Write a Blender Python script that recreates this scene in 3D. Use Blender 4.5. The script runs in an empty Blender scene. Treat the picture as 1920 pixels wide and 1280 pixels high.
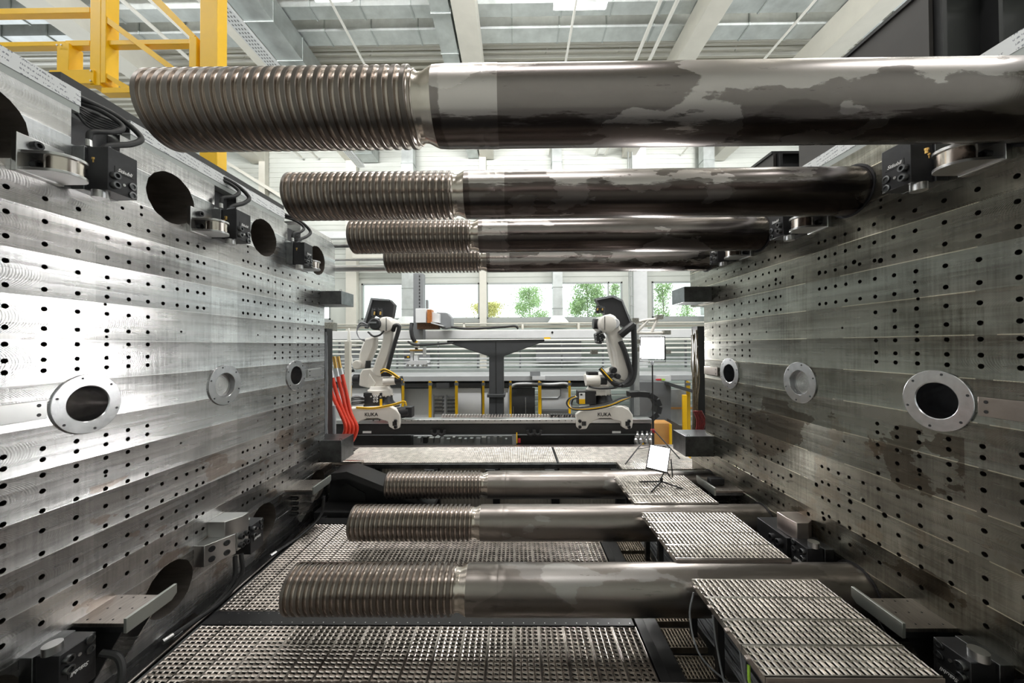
import bpy, bmesh, math, random
from mathutils import Vector, Matrix
from mathutils.geometry import delaunay_2d_cdt
random.seed(7)
PI = math.pi
SC = bpy.context.scene
COL = SC.collection
ZC = 3.6                      # camera height above the hall floor; everything below is written relative to the eye

# ------------------------------------------------------------------ camera
FPX, YAW, PITCH, ROLL = 666.26, .0108, .0109, -.0054
_R0 = Vector((math.cos(YAW), math.sin(YAW), 0)); _F0 = Vector((-math.sin(YAW), math.cos(YAW), 0))
FW = _F0*math.cos(PITCH) + Vector((0, 0, math.sin(PITCH)))
UP = -_F0*math.sin(PITCH) + Vector((0, 0, math.cos(PITCH)))
RT = _R0
def ray(px, py):
    u0, v0 = (px-960)/FPX, (py-640)/FPX
    c, s = math.cos(ROLL), math.sin(ROLL)
    return FW + (c*u0+s*v0)*RT - (-s*u0+c*v0)*UP
def at(px, py, d):
    r = ray(px, py); return r*(d/r.y)
cr, sr = math.cos(ROLL), math.sin(ROLL)
XA = cr*RT + sr*UP
YA = -sr*RT + cr*UP
cd = bpy.data.cameras.new('camera'); cam = bpy.data.objects.new('camera', cd); COL.objects.link(cam)
cd.sensor_width = 36; cd.lens = FPX*36/1920; cd.clip_end = 200; cd.clip_start = .02
m = Matrix((XA, YA, -FW)).transposed().to_4x4(); m.translation = Vector((0, 0, ZC))
cam.matrix_world = m
SC.camera = cam
# ------------------------------------------------------------------ world, lights, exposure
w = bpy.data.worlds.new('overcast sky'); SC.world = w; w.use_nodes = True
bg = w.node_tree.nodes['Background']; bg.inputs[0].default_value = (.93, .97, 1, 1); bg.inputs[1].default_value = 2.8
def area(name, loc, rot, sx, sy, power, col=(1, 1, 1), spread=0):
    l = bpy.data.lights.new(name, 'AREA'); l.shape = 'RECTANGLE'; l.size = sx; l.size_y = sy; l.energy = power; l.color = col
    o = bpy.data.objects.new(name, l); COL.objects.link(o); o.location = (loc[0], loc[1], loc[2]+ZC); o.rotation_euler = rot
    if spread: l.spread = math.radians(spread)
    return o
for i, (x, y) in enumerate([(-9, 1), (0, 1), (9, 1), (-9, 6.5), (0, 6.5), (9, 6.5), (-6, 13), (3, 13)]):
    area('roof_light', (x, y, 8.2), (0, 0, 0), 5, 1.2, 200, (1, .985, .96))
for x in (-8, 0, 8): area('duct_fill_light', (x, 1.5, 7.6), (math.radians(102), 0, 0), 6, .8, 400, (1, .99, .98), 55)  # added unseen fill lights to brighten the front faces of the cross ducts
for x in (-3.5, 1, 5.5): area('track_fill_light', (x, 6.7, 7.4), (math.radians(32), 0, 0), 3, .5, 190, (1, .99, .97), 120)  # added unseen fill lights to brighten the gantry beam and panels behind the track
LED_STRENGTH = 170
SC.view_settings.view_transform = 'Standard'; SC.view_settings.look = 'None'
SC.view_settings.gamma = 1; SC.view_settings.use_curve_mapping = False
SC.view_settings.exposure = -0.12

# ------------------------------------------------------------------ materials
MATS = {}
class NT:
    def __init__(s, name):
        s.m = bpy.data.materials.new(name); s.m.use_nodes = True; s.t = s.m.node_tree; s.b = s.t.nodes['Principled BSDF']
    def n(s, typ, **kw):
        x = s.t.nodes.new(typ)
        for k, v in kw.items():
            if k.startswith('_'): x.inputs[k[1:].replace('_', ' ')].default_value = v
            else: setattr(x, k, v)
        return x
    def l(s, a, b): s.t.links.new(a, b)
    def math(s, op, a, b=None, c=None):
        x = s.t.nodes.new('ShaderNodeMath'); x.operation = op
        for i, v in enumerate((a, b, c)):
            if v is None: continue
            if isinstance(v, (int, float)): x.inputs[i].default_value = v
            else: s.l(v, x.inputs[i])
        return x.outputs[0]
    def pos(s, scale=(1, 1, 1)):
        g = s.n('ShaderNodeNewGeometry'); v = s.n('ShaderNodeVectorMath', operation='MULTIPLY'); s.l(g.outputs['Position'], v.inputs[0]); v.inputs[1].default_value = scale
        return v.outputs[0]
    def noise(s, vec, scale, detail=3, rough=.5):
        x = s.n('ShaderNodeTexNoise'); s.l(vec, x.inputs['Vector']); x.inputs['Scale'].default_value = scale; x.inputs['Detail'].default_value = detail; x.inputs['Roughness'].default_value = rough
        return x.outputs['Fac']
    def ramp(s, fac, stops):
        x = s.n('ShaderNodeValToRGB'); s.l(fac, x.inputs[0]); e = x.color_ramp.elements
        e[0].position, e[0].color = stops[0][0], (*stops[0][1], 1); e[1].position, e[1].color = stops[-1][0], (*stops[-1][1], 1)
        for p, c in stops[1:-1]:
            q = e.new(p); q.color = (*c, 1)
        return x.outputs[0]
    def mix(s, f, a, b, mode='MIX'):
        x = s.n('ShaderNodeMix', data_type='RGBA', blend_type=mode)
        for i, v in ((0, f), (6, a), (7, b)):
            if isinstance(v, (int, float)): x.inputs[i].default_value = v
            elif isinstance(v, tuple): x.inputs[i].default_value = (*v, 1)
            else: s.l(v, x.inputs[i])
        return x.outputs[2]
    def bump(s, h, strength, dist):
        x = s.n('ShaderNodeBump'); s.l(h, x.inputs['Height']); x.inputs['Strength'].default_value = strength; x.inputs['Distance'].default_value = dist
        s.l(x.outputs[0], s.b.inputs['Normal'])
def simple(name, col, metal=0., rough=.5, var=.12, scale=6., stretch=(1, 1, 1), bump=0.):
    if name in MATS: return MATS[name]
    t = NT(name); b = t.b
    b.inputs['Metallic'].default_value = metal
    n = t.noise(t.pos(stretch), scale, 4, .6)
    lo = tuple(c*(1-var) for c in col); hi = tuple(min(1, c*(1+var)) for c in col)
    t.l(t.ramp(n, [(.3, lo), (.7, hi)]), b.inputs['Base Color'])
    t.l(t.math('ADD', t.math('MULTIPLY', n, rough*.3), rough*.85), b.inputs['Roughness'])
    if bump: t.bump(n, .5, bump)
    MATS[name] = t.m; return t.m
def plate_mat(name, base, dark, side):
    t = NT(name); b = t.b; b.inputs['Metallic'].default_value = 1
    g = t.n('ShaderNodeNewGeometry'); sp = t.n('ShaderNodeSeparateXYZ'); t.l(g.outputs['Position'], sp.inputs[0]); y, z = sp.outputs[1], sp.outputs[2]
    warp = t.noise(t.pos((1, .30, .5)), 1.1, 2)
    zz = t.math('ADD', z, t.math('MULTIPLY', warp, .022))
    q = t.math('MULTIPLY', t.math('SUBTRACT', zz, 3.661), 1/.279)
    fr = t.math('SUBTRACT', t.math('FRACT', q), .5)          # -.5 .. .5 inside one milling pass
    idx = t.math('FLOOR', q)
    wn = t.n('ShaderNodeTexWhiteNoise', noise_dimensions='1D'); t.l(idx, wn.inputs['W'])
    sq = t.math('MULTIPLY', fr, fr)
    # pass profile, dished, with a sharp ridge between passes
    prof = t.math('MULTIPLY', sq, 1.0)
    tilt = t.math('MULTIPLY', fr, t.math('SUBTRACT', wn.outputs['Value'], .5))
    # arcs left by the cutter
    u = t.math('ADD', y, t.math('MULTIPLY', sq, .55))
    arcs = t.math('SINE', t.math('MULTIPLY', u, 2*PI/.014))
    mott = t.noise(t.pos((1, .55, 20)), 2.2, 3, .5)
    streak = t.noise(t.pos((1, 26, 1.1)), 2.0, 2, .5)
    h = t.math('ADD', t.math('MULTIPLY', prof, 7.0), t.math('MULTIPLY', tilt, 1.6))
    h = t.math('ADD', h, t.math('MULTIPLY', arcs, .017))
    h = t.math('ADD', h, t.math('MULTIPLY', streak, .10))
    h = t.math('ADD', h, t.math('MULTIPLY', mott, .16))
    sub = t.math('SUBTRACT', t.math('FRACT', t.math('MULTIPLY', q, 3.0)), .5)
    h = t.math('ADD', h, t.math('MULTIPLY', t.math('MULTIPLY', sub, sub), .5))
    t.bump(h, 1.0, .0042)
    cloud = t.noise(t.pos((1, 1, 1.3)), 1.4, 5, .62)
    fine = t.noise(t.pos((1, .8, 9)), 2, 3, .5)
    f = t.math('ADD', t.math('MULTIPLY', cloud, .62), t.math('MULTIPLY', streak, .22)); f = t.math('ADD', f, t.math('MULTIPLY', mott, .18))
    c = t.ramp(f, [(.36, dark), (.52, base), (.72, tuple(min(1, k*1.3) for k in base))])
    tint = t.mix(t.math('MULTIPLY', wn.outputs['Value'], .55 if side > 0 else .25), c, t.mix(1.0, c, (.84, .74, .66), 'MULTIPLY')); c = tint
    ab = t.math('ABSOLUTE', fr)
    ln = t.math('MULTIPLY', t.math('GREATER_THAN', ab, .4865), t.math('GREATER_THAN', t.noise(t.pos((1, 1.3, .1)), 1.5, 2), .40))
    c = t.mix(t.math('MULTIPLY', ln, .75), c, (.62, .58, .46) if side > 0 else (.95, .95, .95))
    # ground rectangles where clamping plates sat
    def inside(y0, y1, z0, z1):
        a = t.math('MULTIPLY', t.math('GREATER_THAN', y, y0), t.math('LESS_THAN', y, y1))
        bb = t.math('MULTIPLY', t.math('GREATER_THAN', z, z0+ZC), t.math('LESS_THAN', z, z1+ZC))
        return t.math('MULTIPLY', a, bb)
    r = None
    for rc in [(2.54, 3.52, -.05, .73), (2.54, 3.52, -1.52, -.75), (3.85, 4.83, -.05, .73), (3.85, 4.83, -1.52, -.75)]:
        i = inside(*rc); r = i if r is None else t.math('ADD', r, i)
    c = t.mix(t.math('MULTIPLY', r, .28), c, tuple(k*.45 for k in base))
    if side > 0:   # oil stains low on the fixed platen
        st = t.noise(t.pos((1, .75, 1)), 1.5, 6, .6)
        zone = inside(2.35, 4.9, -1.75, -.62)
        mk = t.math('MULTIPLY', t.math('GREATER_THAN', st, .53), zone)
        c = t.mix(t.math('MULTIPLY', mk, .70), c, (.06, .045, .03))
        rust = t.math('GREATER_THAN', t.noise(t.pos((1, 1.5, 1.5)), 2.2, 5), .60)
        c = t.mix(t.math('MULTIPLY', t.math('MULTIPLY', rust, t.math('LESS_THAN', z, ZC-.3)), .22), c, (.17, .12, .075))
    else:
        rust = t.math('GREATER_THAN', t.noise(t.pos((1, 1.2, 2.2)), 1.7, 4), .60)
        lowz = t.math('LESS_THAN', z, ZC-1.0)
        c = t.mix(t.math('MULTIPLY', t.math('MULTIPLY', rust, lowz), .45), c, (.26, .17, .11))
    t.l(c, b.inputs['Base Color'])
    t.l(t.math('ADD', t.math('MULTIPLY', fine, .16), .19), b.inputs['Roughness'])
    tg = t.n('ShaderNodeCombineXYZ'); tg.inputs[2].default_value = 1; t.l(tg.outputs[0], b.inputs['Tangent']); b.inputs['Anisotropic'].default_value = .55
    return t.m
def rod_mat(name, base, light, dark, seed, thr, z_oil_refl, rough, zc):
    t = NT(name); b = t.b; b.inputs['Metallic'].default_value = 1
    v = t.n('ShaderNodeVectorMath', operation='ADD'); t.l(t.pos((.75, 1.7, 1.7)), v.inputs[0]); v.inputs[1].default_value = (seed*3.7, seed*1.3, 0)
    p = v.outputs[0]
    big = t.noise(p, 1.5, 7, .50)
    mid = t.noise(p, 4, 6, .7)
    turn = t.noise(t.pos((60, .5, .5)), 1.5, 2)
    v2 = t.n('ShaderNodeVectorMath', operation='ADD'); t.l(t.pos((1.3, 9, 9)), v2.inputs[0]); v2.inputs[1].default_value = (seed*2.1, 0, 0)
    lines = t.noise(v2.outputs[0], 2.2, 6, .7)
    def sstep(x, a, c): 
        q = t.n('ShaderNodeMapRange', interpolation_type='SMOOTHSTEP'); t.l(x, q.inputs[0]); q.inputs[1].default_value = a; q.inputs[2].default_value = c; return q.outputs[0]
    c = t.mix(t.math('MULTIPLY', mid, .45), base, dark)
    pol = t.math('MULTIPLY', sstep(big, thr, thr+.012), .7)
    c = t.mix(pol, c, light)
    if z_oil_refl > -.4:
        g0 = t.n('ShaderNodeNewGeometry'); s0 = t.n('ShaderNodeSeparateXYZ'); t.l(g0.outputs['Position'], s0.inputs[0])
        xr = t.math('ADD', s0.outputs[0], t.math('MULTIPLY', t.math('SUBTRACT', mid, .5), .10))
        zn = t.math('MULTIPLY', sstep(xr, -.385, -.375), t.math('LESS_THAN', s0.outputs[0], -.088))
        c = t.mix(t.math('MULTIPLY', zn, .8), c, light)
    dk = t.math('MULTIPLY', sstep(t.noise(p, .9, 5, .5), .57, .58), .45)
    c = t.mix(dk, c, dark)
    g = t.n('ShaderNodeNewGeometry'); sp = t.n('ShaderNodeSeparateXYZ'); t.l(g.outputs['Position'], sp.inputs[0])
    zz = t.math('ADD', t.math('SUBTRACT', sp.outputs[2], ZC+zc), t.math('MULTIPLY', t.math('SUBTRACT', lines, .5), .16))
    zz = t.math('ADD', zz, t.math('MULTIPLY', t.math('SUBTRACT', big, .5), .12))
    oil = t.math('SUBTRACT', 1, sstep(zz, z_oil_refl-.012, z_oil_refl+.004))  # oil film plus the dark reflection from below, both painted into the colour
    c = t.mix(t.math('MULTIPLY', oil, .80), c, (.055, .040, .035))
    sc = t.math('MULTIPLY', t.math('LESS_THAN', lines, .36), .5)
    c = t.mix(sc, c, dark)
    t.l(c, b.inputs['Base Color'])
    t.l(t.math('ADD', t.math('MULTIPLY', mid, .12), t.math('ADD', t.math('MULTIPLY', pol, .10), rough-.05)), b.inputs['Roughness'])
    t.bump(turn, .2, .0005)
    return t.m
def emit(name, col, s):
    t = NT(name); t.b.inputs['Emission Color'].default_value = (*col, 1); t.b.inputs['Emission Strength'].default_value = s; t.b.inputs['Base Color'].default_value = (*col, 1)
    return t.m
def glass_mat():
    m = bpy.data.materials.new('window glass'); m.use_nodes = True; t = m.node_tree; t.nodes.remove(t.nodes['Principled BSDF'])
    a = t.nodes.new('ShaderNodeBsdfTransparent'); g = t.nodes.new('ShaderNodeBsdfGlossy'); g.inputs['Roughness'].default_value = .02; a.inputs[0].default_value = (.93, .97, .95, 1)
    x = t.nodes.new('ShaderNodeMixShader'); x.inputs[0].default_value = .07
    t.links.new(a.outputs[0], x.inputs[1]); t.links.new(g.outputs[0], x.inputs[2]); t.links.new(x.outputs[0], t.nodes['Material Output'].inputs[0]); return m
def foil_mat():
    t = NT('printed protective foil'); b = t.b; b.inputs['Roughness'].default_value = .35
    g = t.n('ShaderNodeNewGeometry'); sp = t.n('ShaderNodeSeparateXYZ'); t.l(g.outputs['Position'], sp.inputs[0])
    rows = t.math('PINGPONG', t.math('ADD', sp.outputs[2], t.math('MULTIPLY', sp.outputs[1], .10)), .016)
    rowm = t.math('LESS_THAN', rows, .0055)
    word = t.math('GREATER_THAN', t.noise(t.pos((1, 14, 3)), 1.0, 0), .44)
    let = t.math('GREATER_THAN', t.noise(t.pos((1, 120, 60)), 1.0, 1), .5)
    k = t.math('MULTIPLY', t.math('MULTIPLY', rowm, word), let)
    t.l(t.mix(k, (.72, .73, .74), (.25, .26, .29)), b.inputs['Base Color']); return t.m
STEEL_L = plate_mat('milled platen steel', (.58, .58, .585), (.30, .30, .30), -1)
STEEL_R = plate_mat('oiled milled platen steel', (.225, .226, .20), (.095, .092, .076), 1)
BORE = simple('bore wall', (.27, .24, .215), .8, .38, .2, 5, (1, 1, 6))
HOLEM = simple('threaded hole steel', (.10, .085, .075), .9, .35, .3, 40)
SILVER = simple('bright machined steel', (.62, .62, .62), 1, .30, .05, 3)
TURNED = simple('turned steel', (.58, .58, .60), 1, .24, .12, 20)
BLOCKM = simple('burnished block steel', (.045, .045, .048), .6, .42, .2, 8)
GUIDE = simple('dark ground steel', (.16, .165, .17), 1, .36, .3, 9)
BLACK = simple('black painted steel', (.018, .018, .019), 0, .42, .2, 5)
RUBBER = simple('black rubber', (.016, .016, .017), 0, .5, .2, 8)
GREYM = simple('graphite painted steel', (.045, .047, .05), 0, .45, .12, 3)
WHITEP = simple('white painted steel', (.72, .73, .74), 0, .35, .05, 3)
ROBW = simple('robot off white', (.74, .71, .66), 0, .38, .05, 3)
ROBK = simple('robot black casting', (.02, .02, .022), 0, .45, .1, 5)
YEL = simple('safety yellow', (.90, .52, .005), 0, .38, .05, 3)
CREAM = simple('cream painted steel', (.66, .64, .57), 0, .5, .05, 2)
WALLM = simple('cream cladding', (.57, .59, .55), 0, .55, .05, 1)
ROOFM = simple('cream trapezoid sheet', (.55, .53, .46), 0, .55, .05, 1)
GALV = simple('galvanised duct sheet', (.52, .55, .545), .7, .42, .15, 2.5, (1, 1, 1))
GALVD = simple('galvanised dull sheet', (.38, .41, .40), .4, .5, .12, 2.5)
PIPEM = simple('white pipe', (.76, .75, .70), .1, .4, .04, 3)
PIPEG = simple('zinc pipe', (.62, .63, .64), .8, .35, .08, 6)
RED = simple('red braided hose', (.62, .045, .02), 0, .35, .15, 30)
BRASS = simple('brass fitting', (.65, .42, .14), 1, .3, .1, 10)
GREYC = simple('grey cable', (.30, .31, .33), 0, .45, .1, 10)
COPPER = simple('orange copper wiring', (.55, .2, .06), .5, .4, .3, 40)
FOIL = foil_mat()
GRATE = simple('zinc plated perforated sheet', (.74, .70, .66), 1, .30, .28, 9)
GRATEF = simple('worn perforated floor sheet', (.52, .475, .44), 1, .30, .3, 9)
GRATEK = simple('aged perforated sheet', (.46, .40, .33), 1, .42, .25, 9)
EDGE = simple('bare aluminium edge', (.66, .59, .57), 1, .33, .1, 9)
CONC = simple('grey hall floor', (.22, .22, .215), 0, .5, .1, 1)
PIT = simple('oily pit floor', (.02, .02, .02), 0, .5, .3, 2)
PANELW = simple('light grey panel', (.58, .59, .60), 0, .35, .05, 1)
MIDG = simple('mid grey paint', (.21, .22, .23), 0, .45, .08, 2)
BEIGE = simple('beige corrugated sheet', (.50, .47, .41), 0, .5, .08, 2)
FRAMEG = simple('window frame grey', (.36, .38, .37), .2, .4, .05, 3)
ORANGE = simple('orange cabinet', (.62, .32, .10), 0, .45, .1, 3)
GREENW = simple('green grey cladding', (.33, .39, .36), 0, .5, .06, 1)
LABELW = simple('white sticker', (.8, .8, .8), 0, .4, .02, 3)
REDP = simple('red plastic', (.45, .02, .03), 0, .4, .1, 6)
GREENP = simple('lime cable tag', (.35, .62, .05), 0, .4, .1, 6)
LEDM = emit('lit led panel', (1, .985, .96), LED_STRENGTH)
LEDM2 = emit('dimmer lit led panel', (1, .985, .96), 5)
LAMPM = emit('lit tube lamp', (1, .98, .92), 9)
LEAF = simple('green leaves', (.36, .52, .22), 0, .6, .35, 3)
LEAFY = simple('yellowing leaves', (.68, .64, .22), 0, .6, .3, 3)
BARK = simple('bark', (.25, .22, .18), 0, .8, .2, 6)
GLASS = glass_mat()

# ------------------------------------------------------------------ mesh helpers
class MB:
    def __init__(s): s.v = []; s.f = []
    def add(s, vs, fs):
        o = len(s.v); s.v += [tuple(v) for v in vs]; s.f += [tuple(i+o for i in f) for f in fs]; return s
    def box(s, x0, x1, y0, y1, z0, z1):
        vs = [(x, y, z) for x in (x0, x1) for y in (y0, y1) for z in (z0, z1)]
        return s.add(vs, [(0, 1, 3, 2), (4, 6, 7, 5), (0, 4, 5, 1), (2, 3, 7, 6), (0, 2, 6, 4), (1, 5, 7, 3)])
    def pbox(s, x0, y0, x1, y1, d, t):              # frontal box seen in the photo as a rectangle, t deep
        a, b = at(x0, y1, d), at(x1, y0, d); return s.box(a.x, b.x, d, d+t, a.z, b.z)
    def prism(s, pts, vec):                          # planar polygon pts extruded by vec
        n = len(pts); v = Vector(vec); pts = [Vector(p) for p in pts]
        nrm = Vector((0, 0, 0))
        for i in range(n): nrm += pts[i].cross(pts[(i+1) % n])
        if nrm.dot(v) > 0: pts = pts[::-1]
        vs = pts+[p+v for p in pts]
        fs = [tuple(range(n)), tuple(range(2*n-1, n-1, -1))]+[(i, i+n, (i+1) % n+n, (i+1) % n) for i in range(n)]
        return s.add(vs, fs)
    def pp(s, pix, d, t): return s.prism([at(x, y, d) for x, y in pix], (0, t, 0))
    def cyl(s, p, q, r, r2=None, n=20, cap=True):
        p, q = Vector(p), Vector(q); r2 = r if r2 is None else r2; a = (q-p).normalized()
        e = a.orthogonal().normalized(); g = a.cross(e)
        vs = []
        for c, rr in ((p, r), (q, r2)):
            vs += [c+(e*math.cos(2*PI*i/n)+g*math.sin(2*PI*i/n))*rr for i in range(n)]
        fs = [(i, (i+1) % n, (i+1) % n+n, i+n) for i in range(n)]
        if cap: fs += [tuple(range(n-1, -1, -1)), tuple(range(n, 2*n))]
        return s.add(vs, fs)
    def lathe(s, prof, org, axis, n=48, cap=True):             # prof: (along, radius)
        a = Vector(axis).normalized(); e = a.orthogonal().normalized(); g = a.cross(e); org = Vector(org); vs = []
        for t, r in prof: vs += [org+a*t+(e*math.cos(2*PI*i/n)+g*math.sin(2*PI*i/n))*max(r, 1e-4) for i in range(n)]
        fs = []
        for k in range(len(prof)-1):
            fs += [(k*n+i, k*n+(i+1) % n, (k+1)*n+(i+1) % n, (k+1)*n+i) for i in range(n)]
        if cap: fs += [tuple(range(n-1, -1, -1)), tuple(range((len(prof)-1)*n, len(prof)*n))]
        return s.add(vs, fs)
    def tube(s, pts, r, n=10, sm=6):
        pts = [Vector(p) for p in pts]; P = []
        if len(pts) > 2 and sm > 1:
            q = [2*pts[0]-pts[1]]+pts+[2*pts[-1]-pts[-2]]
            for i in range(1, len(q)-2):
                for k in range(sm):
                    t = k/sm; a, b, c, d = q[i-1], q[i], q[i+1], q[i+2]
                    P.append(.5*((2*b)+(c-a)*t+(2*a-5*b+4*c-d)*t*t+(3*b-a-3*c+d)*t**3))
            P.append(pts[-1])
        else: P = pts
        m = len(P); vs = []; e = None
        for i in range(m):
            tg = (P[min(i+1, m-1)]-P[max(i-1, 0)]).normalized()
            if e is None: e = tg.orthogonal().normalized()
            else: e = (e-tg*e.dot(tg)).normalized()
            g = tg.cross(e); vs += [P[i]+(e*math.cos(2*PI*j/n)+g*math.sin(2*PI*j/n))*r for j in range(n)]
        fs = [(i*n+j, i*n+(j+1) % n, (i+1)*n+(j+1) % n, (i+1)*n+j) for i in range(m-1) for j in range(n)]
        fs += [tuple(range(n-1, -1, -1)), tuple(range((m-1)*n, m*n))]
        return s.add(vs, fs)
    def ptube(s, pix, r, **k): return s.tube([at(*p) for p in pix], r, **k)
    def bolt(s, c, ax, r, h):                         # socket head: ring with a hexagonal pit
        ax = Vector(ax).normalized(); s.lathe([(0, r), (h*.9, r), (h, r*.93), (h, r*.55), (h*.45, r*.5), (h*.45, 0)], c, ax, 18); return s
    def obj(s, name, mat, parent=None, bev=0, angle=35, smooth=True, mats=None, weld=False):
        me = bpy.data.meshes.new(name); me.from_pydata(s.v, [], s.f)
        if mats:
            me.materials.append(mat)
            for x in mats[0]: me.materials.append(x)
            me.polygons.foreach_set('material_index', mats[1])
        if weld:
            b = bmesh.new(); b.from_mesh(me); bmesh.ops.remove_doubles(b, verts=b.verts, dist=2e-5); b.to_mesh(me); b.free()
        else: me.validate()
        if smooth:
            me.polygons.foreach_set('use_smooth', [True]*len(me.polygons)); me.set_sharp_from_angle(angle=math.radians(angle))
        if not mats: me.materials.append(mat)
        o = bpy.data.objects.new(name, me); COL.objects.link(o); o.parent = parent
        if bev:
            b = o.modifiers.new('bevel', 'BEVEL'); b.width = bev; b.segments = 2; b.limit_method = 'ANGLE'; b.angle_limit = math.radians(40); b.harden_normals = False
        return o
def tag(o, label=None, cat=None, group=None, kind=None):
    if label: o['label'] = label
    if cat: o['category'] = cat
    if group: o['group'] = group
    if kind: o['kind'] = kind
    return o
def thing(name, label, cat, group=None, kind=None):
    o = bpy.data.objects.new(name, None); COL.objects.link(o); return tag(o, label, cat, group, kind)
def dup(root, off, label=None):
    r = root.copy(); COL.objects.link(r); r.location = root.location+Vector(off)
    if label: r['label'] = label
    for ch in list(root.children):
        c = ch.copy(); COL.objects.link(c); c.parent = r
        for g in ch.children:
            k = g.copy(); COL.objects.link(k); k.parent = c
    return r
def struct(mb, name, mat, **k): return tag(mb.obj(name, mat, **k), kind='structure')
def text(s, size, org, xdir, ydir, mat, name, parent, ext=.001, shear=0.):
    cu = bpy.data.curves.new('lettering', 'FONT'); cu.body = s; cu.size = size; cu.extrude = ext; cu.align_x = 'CENTER'; cu.align_y = 'CENTER'; cu.shear = shear; cu.offset = size*.012
    t = bpy.data.objects.new('lettering_source', cu); COL.objects.link(t)
    me = bpy.data.meshes.new_from_object(t.evaluated_get(bpy.context.evaluated_depsgraph_get()))
    bpy.data.objects.remove(t)
    X, Y = Vector(xdir).normalized(), Vector(ydir).normalized(); Z = X.cross(Y)
    M = Matrix((X, Y, Z)).transposed().to_4x4(); M.translation = Vector(org); me.transform(M)
    me.materials.clear(); me.materials.append(mat)
    o = bpy.data.objects.new(name, me); COL.objects.link(o); o.parent = parent; return o

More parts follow.
